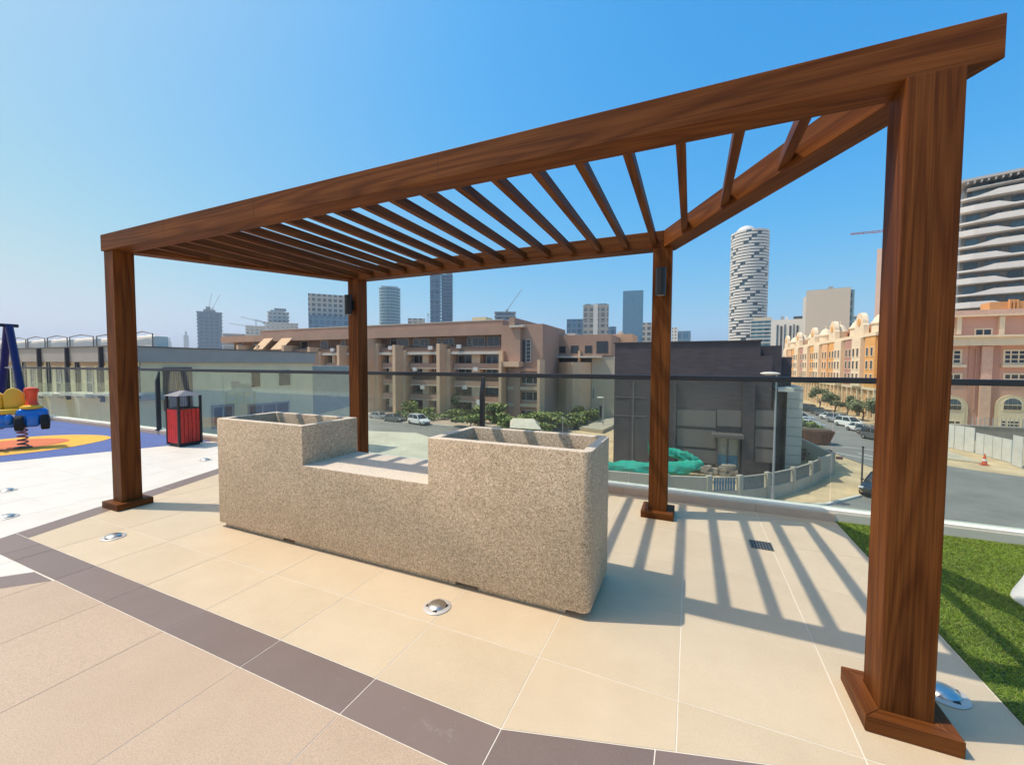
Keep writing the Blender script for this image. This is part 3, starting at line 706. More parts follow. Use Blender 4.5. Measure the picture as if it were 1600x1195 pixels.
# bays along the left wall
bx = [-18, 34, 71, 115, 168, 225]
for i, x in enumerate(bx[:-1]):
    a = fv.sz(x, 560)[0]
    m = MB(); fv.box(m, a-.09, a+.09, -1.5, 2.6, .255, .5); m.build('pilaster', flat('pilaster_dark', (.045, .04, .05), .6), parent=vl)
    w = bx[i+1]-x
    fv.slab('timber_panel', VTAN, (x+w*.24, 566, x+w*.92, 571.5), 0, .12)
    fv.win((x+w*.08, 565, x+w*.22, 620), DKFR, DARKGL, 1, 1, fw=.08)
    fv.win((x+w*.40, 573, x+w*.60, 622), flat('bay_frame', (.50, .46, .38), .7), BLUEGL, 1, 2, fw=.12)
    fv.win((x+w*.72, 573, x+w*.86, 622), DKFR, BLUEGL, 1, 1, fw=.08)
    fv.slab('balcony_slab', flat('balcony_white', (.62, .60, .55), .7), (x+w*.2, 613, x+w*.98, 617), 0, 1.2)
    m = MB(); r = fv.rect(x+w*.2, 597, x+w*.98, 613); fv.box(m, *r, 1.1, 1.14); m.build('balcony_glass', GLASS, parent=vl)
# roof-top water tanks
TANK = flat('tank_white', (.80, .70, .58), .7, 0, .06); PIPE = flat('tank_pipe', (.20, .17, .15), .6)
for k, (x0, x1) in enumerate(((-14, 20), (22, 44), (46, 74), (77, 109), (112, 150), (154, 206), (210, 243))):
    D = c0.y+3.5; a = at_v(x0, 530, D); b = at_v(x1, 530, D); h = at_v((x0+x1)/2, 531 - (k-2)*1.3, D).z
    if k == 6: h = at_v(228, 524, D).z
    t = empty('water_tank', ((a.x+b.x)/2, D, 2.0), 'white rooftop water tank on the villa, %s from the left' % ('first second third fourth fifth sixth last'.split()[k]), 'tank', 'white tanks on the villa roof')
    m = MB(); m.box(a.x+.25, b.x-.25, D, D+1.1, 2.0, h); m.build('shell', TANK, parent=t, bevel=.18, seg=3, smooth=True)
    m = MB(); m.box((a.x*.6+b.x*.4), (a.x*.3+b.x*.7), D+.25, D+.85, h-.02, h+.10); m.build('hatch', WHITEP, parent=t, bevel=.05)
    m = MB(); m.tube([(a.x+.05, D-.15, 2.3), (a.x+.05, D-.15, h+.15), ((a.x+b.x)/2, D-.15, h+.32), (b.x-.1, D-.15, h+.1), (b.x-.1, D-.15, 2.3)], .05, 6); m.build('pipe', PIPE, parent=t)

# ---- long brown apartment block
BRN = flat('brown_render', (.40, .255, .185), .85, 0, .10, .25); BRD = flat('brown_dark', (.25, .155, .112), .85, 0, .10, .25)
FIN = flat('sand_fin', (.68, .46, .29), .85, 0, .07, .3); PALE = flat('pale_stone', (.50, .43, .32), .85, 0, .08, .3)
LEDGE = flat('pale_ledge', (.60, .54, .45), .8, 0, .06); BFR = flat('window_white', (.50, .47, .43), .6)
BV = 70.0
b0 = at_v(788, 640, BV); bL = at_v(352, 560, BV)
bb = empty('apartment_block', ((b0.x+bL.x)/2, BV, GZ), 'long brown apartment block with sand coloured fins and recessed top floor', 'building')
f = Fac(bb, 'v', BV, -1)
zt = f.sz(754, 501)[1]; zb1 = f.sz(754, 511)[1]; zb2 = f.sz(754, 524)[1]; zl0 = f.sz(754, 549)[1]; zl1 = f.sz(754, 541)[1]
L, Rr = bL.x, b0.x
def fbox(name, mat, s0, s1, z0, z1, d0, d1, par=None, **k):
    m = MB(); f.box(m, s0, s1, z0, z1, d0, d1); return m.build(name, mat, parent=par or bb, **k)
fbox('wall', BRD, L, Rr, GZ, zl0-.56, -14, -1.6)
fbox('floor_slab', BRD, L, Rr, zl0-.555, zl0-.2, -14, 0)
fg = Fac(bb, 'v', BV+1.6, -1)
fbox('top_storey', BRD, L+1, Rr-.2, zl0-.19, zb2-.01, -14, -1.8)
fbox('roof_band', BRN, L-.4, Rr+.2, zb2, zb1, -14.2, .8)
fbox('parapet', BRN, L+14, Rr-.6, zb1+.005, zt, -13.6, -.4)
fbox('balcony_parapet', BRD, L, Rr, zl0, zl1, .0, .30)
fbox('pale_ledge', LEDGE, L, Rr, zl0-.55, zl0-.005, .0, .55)
xs = [497, 585, 627.6, 695, 790]
tops = [543, 530, 540, 538, 549]
for x, ty in zip(xs, tops):
    a, z = f.sz(x, ty); fbox('fin', FIN, a, a+.75, GZ, z, -1.59, 3.0)
    fbox('fin_return', FIN, a+.76, a+1.7, GZ, z-1.0, -1.58, .9)
for x in (540, 455, 415, 385): a, z = f.sz(x, 540); fbox('fin', FIN, a, a+.75, GZ, z, -1.59, 2.6)
# top storey openings
ft = Fac(bb, 'v', BV+1.8, -1)
for r in ((372, 533, 380, 541), (396, 533, 402, 543), (470, 533, 482, 545), (501, 532, 513, 544), (533, 532, 540, 543), (574, 530, 584, 543), (610, 528, 621, 541), (622, 529, 639, 541), (646, 528, 655, 540), (656, 529, 671, 541), (683, 528, 690, 540), (692, 528, 710, 540), (730, 526, 737, 540), (738, 526, 758, 541), (761, 525, 781, 541)):
    ft.win(r, BFR, DARKGL, 2 if r[2]-r[0] > 12 else 1, 1, fw=.14)
# regular bays below
ed = [500, 540, 588, 630, 698, 788]
rows = ((554, 569, BFR), (576, 584, BFR), (604, 617, DKFR), (629, 641, DKFR))
for i in range(len(ed)-1):
    a, b = ed[i]+5, ed[i+1]-3; w = b-a
    for j, (y0, y1, fr) in enumerate(rows):
        k = (750-(a+b)/2)*.035; y0 -= 0; s = .0
        sh = -(750-(a+b)/2)*(.05 if y0 < 570 else .0)*0
        def row(x0, x1, pane, nx):
            cx = (x0+x1)/2; base = f.sz(750, y0)[1], f.sz(750, y1)[1]
            s0 = f.sz(x0, 600)[0]; s1 = f.sz(x1, 600)[0]
            m = MB(); z1, z0 = base
            fg.box(m, s0, s1, z0, z0+.14, -.1, .08); fg.box(m, s0, s1, z1-.14, z1, -.1, .08); fg.box(m, s0, s0+.14, z0+.14, z1-.14, -.1, .08); fg.box(m, s1-.14, s1, z0+.14, z1-.14, -.1, .08)
            for q in range(1, nx): c = s0+(s1-s0)*q/nx; fg.box(m, c-.05, c+.05, z0+.14, z1-.14, -.1, .07)
            o = m.build('window', fr, parent=bb); m = MB(); fg.box(m, s0+.07, s1-.07, z0+.07, z1-.07, -.1, .03); m.build('pane', pane, parent=o)
        if i == 1 and j > 1:
            row(a+2, b-2, DARKGL, 4); continue
        row(a+w*.08, a+w*.36, DARKGL, 2); row(a+w*.62, a+w*.95, DARKGL if i % 2 else BLUEGL, 3)
        z1 = f.sz(750, y0)[1]; z0 = f.sz(750, y1)[1]; s0 = f.sz(a+w*.40, 600)[0]; s1 = f.sz(a+w*.56, 600)[0]
        fbox('shutter', FIN if j < 2 else PALE, s0, s1, z0-.3, z1+.4, -1.59, -.3)
    for y in (572, 600, 624):
        z = f.sz(750, y)[1]; s0 = f.sz(a, 600)[0]+.9; s1 = f.sz(b, 600)[0]
        fbox('balcony_front', BRN, s0, s1, z-.45, z+.55, -.2, .0)
        fbox('balcony_slab', LEDGE, s0, s1, z-.62, z-.455, -1.59, .12)
# awnings over the top balcony at the far left
for x0, x1 in ((411, 432), (438, 462)):
    a = f.sz(x0, 536); b = f.sz(x1, 536); aw = MB()
    aw.add([(a[0], BV-2.6, a[1]-1.6), (b[0]-1.6, BV-2.6, a[1]-1.6), (b[0], BV-.6, a[1]+1.4), (a[0]+1.8, BV-.6, a[1]+1.4), (a[0], BV-2.6, a[1]-1.75), (b[0]-1.6, BV-2.6, a[1]-1.75), (b[0], BV-.6, a[1]+1.2), (a[0]+1.8, BV-.6, a[1]+1.2)], [(0, 1, 2, 3), (4, 7, 6, 5), (0, 4, 5, 1), (1, 5, 6, 2), (2, 6, 7, 3), (3, 7, 4, 0)])
    aw.build('awning', flat('awning_cloth', (.70, .47, .27), .8), parent=bb)
# roof clutter
for r, c in (((425, 513, 447, 520), LEDGE), ((490, 511, 503, 514), LEDGE), ((726, 493, 748, 500), flat('roof_yellow', (.62, .50, .30), .8)), ((540, 509, 545, 514), LEDGE)):
    f.slab('roof_unit', c, r, -6, -3, z=(zb1, None))
fbox('parapet_coping', LEDGE, L+13.9, Rr-.5, zt+.003, zt+.14, -13.7, -.3)
for x, y in ((610, 545), (672, 545), (716, 543), (648, 578), (742, 578), (520, 548), (660, 606), (725, 606)):
    a, z = f.sz(x, y); fbox('air_conditioner', flat('ac_white', (.62, .60, .56), .6), a, a+1.0, z-.2, z+.55, .31, .75)
# taller corner mass, slot shade as a dark strip, and stair window
m = MB(); q = Fac(bb, 'v', BV-2.0, -1); q.box(m, Rr+.25, q.sz(848, 520)[0], GZ, q.sz(815, 507)[1], -14, 0); m.build('corner_mass', BRN, parent=bb)
m = MB(); q.box(m, q.sz(797, 500)[0], q.sz(806, 500)[0], GZ, q.sz(800, 497)[1], -12, .6); m.build('corner_pier', BRN, parent=bb)
m = MB(); q.box(m, q.sz(806.5, 500)[0], q.sz(816, 500)[0], GZ, q.sz(811, 510)[1], -9, .9); m.build('corner_pier', BRN, parent=bb)
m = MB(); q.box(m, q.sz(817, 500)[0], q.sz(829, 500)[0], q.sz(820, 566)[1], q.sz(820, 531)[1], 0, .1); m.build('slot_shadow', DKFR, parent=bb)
q.win((822, 530, 830, 566), BFR, DARKGL, 1, 6, fw=.12, d=.2)
q.slab('roof_unit', BRN, (826, 505, 845, 509), -7, -2)
q.slab('roof_unit', LEDGE, (800, 509, 822, 512), -5, 1.3)
q.slab('stone_band', FIN, (790, 565, 818, 573), 0, 2.2)
q.slab('stone_fin', FIN, (788.5, 565, 792.5, 650), 0, 2.6, z=(GZ, None))
q.slab('stone_fin', FIN, (847, 562, 851, 655), 0, 2.6, z=(GZ, None))
for y0, y1 in ((582, 600), (611, 626), (640, 648)): q.win((801, y0, 844, y1), BFR, DARKGL, 4, 1, fw=.15)
for y in (575, 604, 630): q.slab('balcony_front', BRN if y == 575 else PALE, (795, y, 846, y+5), .1, .8)

# ---- lower wing with pale curved bays to the right of the brown block
lw = empty('low_wing', (at_v(905, 600, 78).x, 78, GZ), 'lower brown and pale stone wing beside the dark brick building', 'building')
g = Fac(lw, 'v', 78, -1)
g.slab('upper_wall', BRN, (845, 523.5, 955, 556), -10, 0)
for r in ((862, 541, 884, 552), (892, 540, 904, 552), (914, 540, 925, 552), (932, 533, 950, 552)): g.win(r, DKFR, DARKGL, 3 if r[2]-r[0] > 15 else 2, 1, fw=.12)
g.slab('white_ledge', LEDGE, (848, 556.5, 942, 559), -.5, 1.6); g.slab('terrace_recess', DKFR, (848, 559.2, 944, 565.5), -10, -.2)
g.slab('parapet_coping', LEDGE, (848, 519.5, 892, 523.4), -8, -3)
m = MB(); p0 = at_v(850, 600, 77.5); p1 = at_v(872, 600, 77.5); p2 = at_v(890, 600, 76.5); p3 = at_v(910, 600, 76.5); p4 = at_v(925, 600, 78.5); p5 = at_v(962, 600, 79); ztop = g.sz(890, 566)[1]
poly = [(p0.x, p0.y), (p1.x, p1.y-.2), (p2.x, p2.y-2.0), ((p2.x+p3.x)/2, p2.y-2.6), (p3.x, p3.y-2.0), (p4.x, p4.y), (p5.x, p5.y), (p5.x, 90), (p0.x, 90)]
m.prism(poly, GZ, ztop); m.build('stone_bay', FIN, parent=lw)
g2 = Fac(lw, 'v', 76.3, -1)
for x in (855, 895, 902): 
    for y in (581, 597, 612, 628): g2.win((x, y, x+4, y+11), BFR, DARKGL, 1, 1, fw=.1, d=.5 if x > 860 else .2)
m = MB(); m.box(p4.x, p5.x-.1, p4.y-.35, 79, GZ, g.sz(935, 557)[1]); m.build('pale_wall', PALE, parent=lw)
g3 = Fac(lw, 'v', p4.y-.36, -1)
g3.win((926, 606, 929, 623), BFR, DARKGL, fw=.1); g3.slab('door', DKFR, (931, 638, 934, 655), 0, .1); g3.slab('door', DKFR, (937, 634, 940, 652), 0, .1)
for x in (848, 905): g.slab('corner_pinnacle', FIN, (x, 548, x+3, 566), .0, 1.0)
pk = empty('peach_block', (at_v(972, 560, 88).x, 88, GZ), 'plain peach block rising behind the dark brick building', 'building')
g = Fac(pk, 'v', 88, -1); o = g.slab('wall', flat('peach_render', (.60, .36, .22), .85, 0, .06), (954, 522, 988, 620), -8, 0, z=(GZ, None)); g.slab('roof_unit', LEDGE, (963, 517, 969, 521.8), -5, -2)

# ---- dark brick building
m_, nt, b = nodes('dark_brick'); co = coords(nt)
sx = N(nt, 'ShaderNodeSeparateXYZ'); nt.links.new(co, sx.inputs[0]); cb = N(nt, 'ShaderNodeCombineXYZ'); ad = N(nt, 'ShaderNodeMath', operation='ADD')
nt.links.new(sx.outputs[0], ad.inputs[0]); nt.links.new(sx.outputs[1], ad.inputs[1]); nt.links.new(ad.outputs[0], cb.inputs[0]); nt.links.new(sx.outputs[2], cb.inputs[1])
br = N(nt, 'ShaderNodeTexBrick', Scale=1.); br.inputs['Brick Width'].default_value = .9; br.inputs['Row Height'].default_value = .22; br.inputs['Mortar Size'].default_value = .012
br.inputs['Color1'].default_value = (.060, .050, .056, 1); br.inputs['Color2'].default_value = (.078, .064, .070, 1); br.inputs['Mortar'].default_value = (.085, .072, .075, 1)
nt.links.new(cb.outputs[0], br.inputs['Vector']); nz = N(nt, 'ShaderNodeTexNoise', Scale=.35, Detail=6.); nt.links.new(co, nz.inputs['Vector'])
nt.links.new(mix(nt, br.outputs['Color'], ramp(nt, nz.outputs['Fac'], [(.3, (.85, .85, .85)), (.7, (1.15, 1.13, 1.12))]), 1., 'MULTIPLY'), b.inputs['Base Color']); b.inputs['Roughness'].default_value = .8
DBR = m_
DV0 = 43.0
da = at_v(960, 600, DV0); db = at_v(1187, 600, DV0)
dk = empty('brick_building', ((da.x+db.x)/2, DV0, GZ), 'windowless dark charcoal brick building with stepped right end', 'building')
d = Fac(dk, 'v', DV0, -1); zt = d.sz(1080, 535)[1]
m = MB(); m.box(da.x, db.x, DV0, DV0+16, GZ, zt); m.build('main_wall', DBR, parent=dk)
m = MB(); m.box(da.x-.1, db.x+.1, DV0-.1, DV0+16.1, zt+.003, zt+.12); m.build('coping', flat('dark_coping', (.05, .042, .045), .7), parent=dk)
x2 = at_v(1206, 600, DV0).x; m = MB(); m.box(db.x+.004, x2, DV0+.005, DV0+15, GZ, d.sz(1196, 556)[1]); m.build('step_wall', DBR, parent=dk)
d2 = Fac(dk, 'v', DV0+3, -1); x3 = at_v(1220, 600, DV0+3).x; m = MB(); m.box(db.x+.01, x3, DV0+3, DV0+14, GZ, d2.sz(1203, 540)[1]); m.build('step_wall', DBR, parent=dk)
d3 = Fac(dk, 'v', DV0+4.5, -1); x4 = at_v(1236, 600, DV0+4.5).x; m = MB(); m.box(x3+.005, x4, DV0+4.5, DV0+13.5, GZ, d3.sz(1228, 558)[1]); m.build('step_wall', DBR, parent=dk)
d4 = Fac(dk, 'v', DV0+3.6, -1); PGR = flat('pale_block', (.66, .62, .54), .85, 0, .06, .7)
a = at_v(1229, 650, DV0+3.6).x; bq = at_v(1254, 650, DV0+3.6).x; m = MB(); m.box(a, bq, DV0+3.6, DV0+12, GZ, d4.sz(1240, 604)[1]); m.build('pale_annex', PGR, parent=dk)
for k in range(9):
    z = GZ+.9*k+.9; m = MB(); m.box(a+.02, bq-.02, DV0+3.57, DV0+3.6, z, z+.05); m.build('annex_joint', flat('joint_grey', (.33, .32, .30), .8), parent=dk)
d4.slab('annex_ledge', PGR, (1206, 604, 1229, 609), 0, 3.2)
# piers, joints and beige panels of the lower front
for x0, x1 in ((1051, 1056), (1160, 1178)): d.slab('pier', DBR, (x0, 600, x1, 700), .0, .35, z=(GZ, d.sz(1100, 598)[1]))
BGP = flat('taupe_panel', (.16, .135, .125), .8, 0, .08, .8)
for y0, y1 in ((641, 666), (671, 698), (702, 722)):
    for x0, x1 in ((1057, 1119), (1120, 1159), (1179, 1212)):
        if y0 > 660 and x0 == 1120: continue
        d.slab('panel', BGP, (x0+.6, y0, x1-.6, y1), .0, .10)
for x in (988,): d.slab('joint', BGP, (x, 596, x+2, 720), 0, .05)
for y in (620, 649): d.slab('joint', BGP, (960.5, y, 1010, y+1.2), 0, .055)
dd = d.win((1119, 682, 1155, 731), flat('door_frame', (.10, .09, .085), .5), flat('door_glass', (.36, .34, .28), .2), 2, 1, fw=.14, d=.3, name='glass_door')
r = d.rect(1121, 711, 1153, 727); m = MB(); d.box(m, *r, .11, .16); m.build('blue_sheet', flat('blue_film', (.06, .20, .30), .4), parent=dd)
d.slab('canopy', flat('door_canopy', (.11, .10, .095), .6), (1112, 676, 1160, 681), 0, 1.4)

# ---- curved compound wall in front of it
WALLC = flat('compound_render', (.46, .41, .33), .85, 0, .08, .7)
base = [P2(930, 772), P2(1040, 783), P2(1107, 786), P2(1155, 785), P2(1198, 779), P2(1238, 769), P2(1266, 758), P2(1280, 750), P2(1300, 740)]
cw = empty('compound_wall', (base[4][0], base[4][1], GZ), 'curved pale compound wall with metal slat panels between piers', 'wall')
END = (base[-1][0]-1.0, base[-1][1]+11)
chain = base+[END]
INF = flat('steel_infill', (.16, .20, .22), .5, .4, .2); INB = flat('blue_infill', (.10, .22, .32), .5, .2, .2)
for i, (a, b) in enumerate(zip(chain[:-1], chain[1:])):
    A, B = Vector(a), Vector(b); t = (B-A).normalized(); n = Vector((-t.y, t.x))*.12
    if i < 2 or i >= 7:
        m = MB(); m.prism([tuple(A-n), tuple(B-n), tuple(B+n), tuple(A+n)], GZ-.3, GZ+2.0); m.build('wall_panel', WALLC, parent=cw)
    else:
        m = MB(); m.prism([tuple(A-n), tuple(B-n), tuple(B+n), tuple(A+n)], GZ-.3, GZ+.95); m.build('wall_panel', WALLC, parent=cw)
        Lc = (B-A).length; k = max(8, int(Lc/.28))
        for j in range(k):
            c = A+t*(.35+(Lc-.7)*(j+.5)/k); hw_ = t*((Lc-.7)/k*.36); nn = n*.22
            m = MB(); m.prism([tuple(c-hw_-nn), tuple(c+hw_-nn), tuple(c+hw_+nn), tuple(c-hw_+nn)], GZ+.96, GZ+1.92); m.build('slat', INB if i == 2 else INF, parent=cw)
        m = MB(); nn = n*.5; m.prism([tuple(A-nn), tuple(B-nn), tuple(B+nn), tuple(A+nn)], GZ+1.925, GZ+2.0); m.build('top_bar', WALLC, parent=cw)
    m = MB(); tt = t*.2; nn = n*1.25; m.prism([tuple(A-tt-nn), tuple(A+tt-nn), tuple(A+tt+nn), tuple(A-tt+nn)], GZ-.3, GZ+2.12); m.build('pier', WALLC, parent=cw)

# ---- green sheeting heaped inside the compound
GRN = flat('green_sheet', (.015, .36, .25), .55, 0, .12, 1.5)
def sheeting(pts, rad, label, n=18, amp=.16):
    rnd = random.Random(len(label)); P = []; k = len(pts); m = MB(); pv = [Vector(p) for p in pts]
    fine = []
    for i in range(k-1):
        for s in range(7): fine.append((pv[i].lerp(pv[i+1], s/7), rad[i]+(rad[i+1]-rad[i])*s/7))
    fine.append((pv[-1], rad[-1])); K = len(fine)
    for i, (c, r) in enumerate(fine):
        dr_ = (fine[min(i+1, K-1)][0]-fine[max(i-1, 0)][0]).normalized(); up = Vector((0, 0, 1)); sd_ = dr_.cross(up).normalized()
        for j in range(n):
            an = 2*math.pi*j/n; rr = r*(1+amp*math.sin(i*.9+j*1.3)+amp*.7*rnd.uniform(-1, 1))
            z = math.sin(an)*rr; P.append(c+sd_*math.cos(an)*rr*1.15+Vector((0, 0, max(z, -r*.7))))
    m.add(P, [(i*n+j, i*n+(j+1) % n, (i+1)*n+(j+1) % n, (i+1)*n+j) for i in range(K-1) for j in range(n)]+[tuple(range(n))[::-1], tuple(range((K-1)*n, K*n))])
    return tag(m.build('green_sheeting', GRN, smooth=True), label, 'sheeting', 'green plastic sheeting in the compound')
g1 = [at_d(x, y, 37) for x, y in ((925, 731), (975, 733), (1030, 734), (1070, 731), (1096, 726))]
sheeting(g1, [.62, .68, .66, .62, .40], 'long roll of green plastic sheeting lying behind the compound wall')
g2_ = [at_d(x, y, 38.5) for x, y in ((1030, 703), (1050, 708), (1072, 715), (1092, 722))]
sheeting(g2_, [.35, .5, .55, .4], 'short sloping heap of green plastic sheeting right of the back post', amp=.2)
g3_ = [at_d(x, y, 38.5) for x, y in ((1012, 690), (1013, 698), (1015, 708))]
sheeting(g3_, [.42, .48, .3], 'small upright bundle of green plastic sheeting left of the back post')
rub = MB(); rnd = random.Random(5)
for _ in range(60):
    c = at_d(rnd.uniform(1098, 1150), rnd.uniform(728, 741), 36.5); s = rnd.uniform(.06, .3); rub.box(c.x-s, c.x+s, c.y-s, c.y+s*rnd.random(), c.z-s*.6, c.z+s*rnd.random())
tag(rub.build('rubble', flat('rubble', (.36, .31, .25), .9, 0, .4, 2)), 'scattered rubble and scrap behind the compound wall', 'rubble', kind='stuff')

# ---- ornate peach apartments along the east road
PEACH = flat('peach_wall', (.72, .43, .22), .85, 0, .08, .5); OCHRE = flat('ochre_wall', (.72, .37, .11), .85, 0, .08, .5); CRM = flat('cream_trim', (.78, .63, .43), .8, 0, .06, .8)
ROSE = flat('rose_wall', (.47, .25, .19), .85, 0, .08, .5); PINK = flat('pink_wall', (.60, .34, .245), .85, 0, .05, .4); PINKD = flat('pink_deep', (.50, .26, .185), .85, 0, .06, .4)
OU = 33.0
ob = empty('ornate_apartments', (OU, 150, GZ), 'peach and ochre apartments with cream domed gables along the parked road', 'building')
f = Fac(ob, 'u', OU, -1)
s_at = lambda x: at_u(x, 600, OU).y
zr = f.sz(1330, 517)[1]; zg = GZ+6.2
v0, v1 = 100.0+25, s_at(1226)
m = MB(); m.box(OU, OU+18, v0-25, v1, GZ, zr-2.0); m.build('wall', PEACH, parent=ob)
m = MB(); m.box(OU-.5, OU+18.2, v0-25.1, v1+.1, zg-.5, zg); m.build('string_course', CRM, parent=ob)
m = MB(); m.box(OU-.6, OU+18.2, v0-25.1, v1+.1, zr-2.0+.003, zr-1.3); m.build('cornice', CRM, parent=ob)
m = MB(); m.box(OU+3, OU+17, v0-20, v1-2, zr-1.29, zr+1.2); m.build('attic', flat('terracotta', (.45, .19, .085), .8), parent=ob)
cols = [PEACH, OCHRE, CRM, ROSE, CRM, OCHRE, PEACH, CRM]
nb = 14; Lb = (v1-v0+25)/nb
for i in range(nb):
    a = v0-25+i*Lb; m = MB(); mt = [OCHRE, CRM, ROSE, CRM, OCHRE, PEACH, CRM][i % 7]
    pr = .9 if mt is CRM else .45
    m.box(OU-pr, OU-.002, a+Lb*.08, a+Lb*.92, zg+.004, zr-2.02); m.build('bay', mt, parent=ob)
    for j in range(3):
        z = zg+.9+j*2.65
        for q in (.2, .58):
            ff = Fac(ob, 'u', OU-pr, -1); mm = MB(); s0, s1 = a+Lb*q, a+Lb*(q+.22)
            for args in ((s0, s1, z, z+.12), (s0, s1, z+1.75, z+1.87), (s0, s0+.12, z+.12, z+1.75), (s1-.12, s1, z+.12, z+1.75)): ff.box(mm, *args, -.05, .1)
            o = mm.build('window', CRM, parent=ob); mm = MB(); ff.box(mm, s0+.06, s1-.06, z+.06, z+1.8, -.05, .04); mm.build('pane', DARKGL, parent=o)
    # ground arcade
    for q in (.12, .56):
        mm = MB(); s0 = a+Lb*q; w = Lb*.3; arc = [(s0, GZ+.3), (s0+w, GZ+.3), (s0+w, GZ+3.4)]+[(s0+w/2+w/2*math.cos(t), GZ+3.4+w/2*math.sin(t)) for t in [math.pi*k/8 for k in range(1, 8)]]+[(s0, GZ+3.4)]
        mm.prism_x(arc, OU-.03, OU+.5); mm.build('arch', DKFR, parent=ob)
        mm = MB(); mm.box(OU-.45, OU-.04, s0-.5, s0-.08, GZ, zg-.51); mm.build('column', CRM, parent=ob)
    if i % 2 == 0:
        mm = MB(); c = a+Lb*.5; mm.lathe((OU+1.2, c, zr-1.3), [(1.5, 0), (1.5, 1.6), (1.7, 1.7), (1.7, 2.0), (1.35, 2.3), (1.1, 2.9), (.6, 3.5), (.12, 3.7), (.08, 4.6)], 14); mm.build('turret', CRM, parent=ob, smooth=True)
    if i % 3 == 1:
        mm = MB(); c = a+Lb*.5; g_ = [(c-2.6, zr-1.3), (c+2.6, zr-1.3), (c+2.5, zr+.6)]+[(c+2.2*math.cos(t), zr+.9+2.4*math.sin(t)) for t in [math.pi*k/10 for k in range(0, 11)]]+[(c-2.5, zr+.6)]
        mm.prism_x(g_, OU-.5, OU+.4); o = mm.build('gable', CRM, parent=ob)
        mm = MB(); mm.cyl((OU-.52, c, zr+1.3), (OU-.62, c, zr+1.3), .8, n=16); mm.build('roundel', OCHRE, parent=o)

# ---- peach building with arched windows at the right edge
RV = 94.0
rp = at_v(1480, 668, RV)
rb = empty('arched_building', (rp.x+10, RV, GZ), 'pink building with arched ground floor windows beside the right front post', 'building')
f = Fac(rb, 'v', RV, -1); zz = lambda y, x=1540: f.sz(x, y)[1]; ss = lambda x: f.sz(x, 560)[0]
m = MB(); m.box(ss(1440), ss(1660), RV, RV+5.4, GZ, zz(527)); m.build('wall', PINK, parent=rb)
m = MB(); m.box(ss(1450), ss(1660), RV+1.2, RV+5.2, zz(527)+.004, zz(490)); m.build('upper_storey', PINK, parent=rb)
f.slab('cornice', CRM, (1438, 527, 1660, 540), .0, 1.2); f.slab('cornice', CRM, (1438, 524, 1660, 527), 0.0, 1.6)
fu_ = Fac(rb, 'v', RV+1.2, -1)
fu_.slab('parapet_band', flat('pink_band', (.66, .42, .31), .85), (1452, 484, 1660, 491.5), -3, .7); fu_.slab('parapet_trim', CRM, (1452, 491.8, 1660, 494), 0, .9)
fu_.slab('attic_block', flat('orange_attic', (.62, .31, .12), .85), (1556, 468, 1660, 484), -4.0, -1.5)
for k in range(3): fu_.slab('attic_fin', flat('orange_attic', (.62, .31, .12), .85), (1585+k*6, 466, 1588+k*6, 484), -1.49, -1.1)
for x0, x1 in ((1529, 1546), (1441, 1462)): f.slab('pilaster', flat('pink_light', (.66, .42, .31), .85), (x0, 541, x1, 668), .0, .5, z=(GZ, None))
fu_.slab('pilaster', CRM, (1559, 494.5, 1567, 523), .0, .5); fu_.slab('pilaster', CRM, (1493, 494.5, 1500, 523), .0, .5)
f.slab('wall_panel', PINKD, (1511, 541, 1528, 668), .0, .12, z=(GZ, None)); f.slab('wall_panel', PINKD, (1547, 541, 1560, 668), 0, .12, z=(GZ, None))
fu_.win((1522, 513, 1551, 525), CRM, DARKGL, 2, 1, fw=.22); fu_.win((1480, 513, 1493, 525), CRM, DARKGL, 1, 1, fw=.22)
for x0, x1, n_ in ((1567, 1604, 3), (1476, 1503, 2)):
    f.win((x0, 546, x1, 569), CRM, DARKGL, n_, 3, fw=.25); f.slab('sill', CRM, (x0-4, 569.5, x1+4, 574), .0, .6); f.win((x0, 583, x1, 594), CRM, DARKGL, n_, 1, fw=.25)
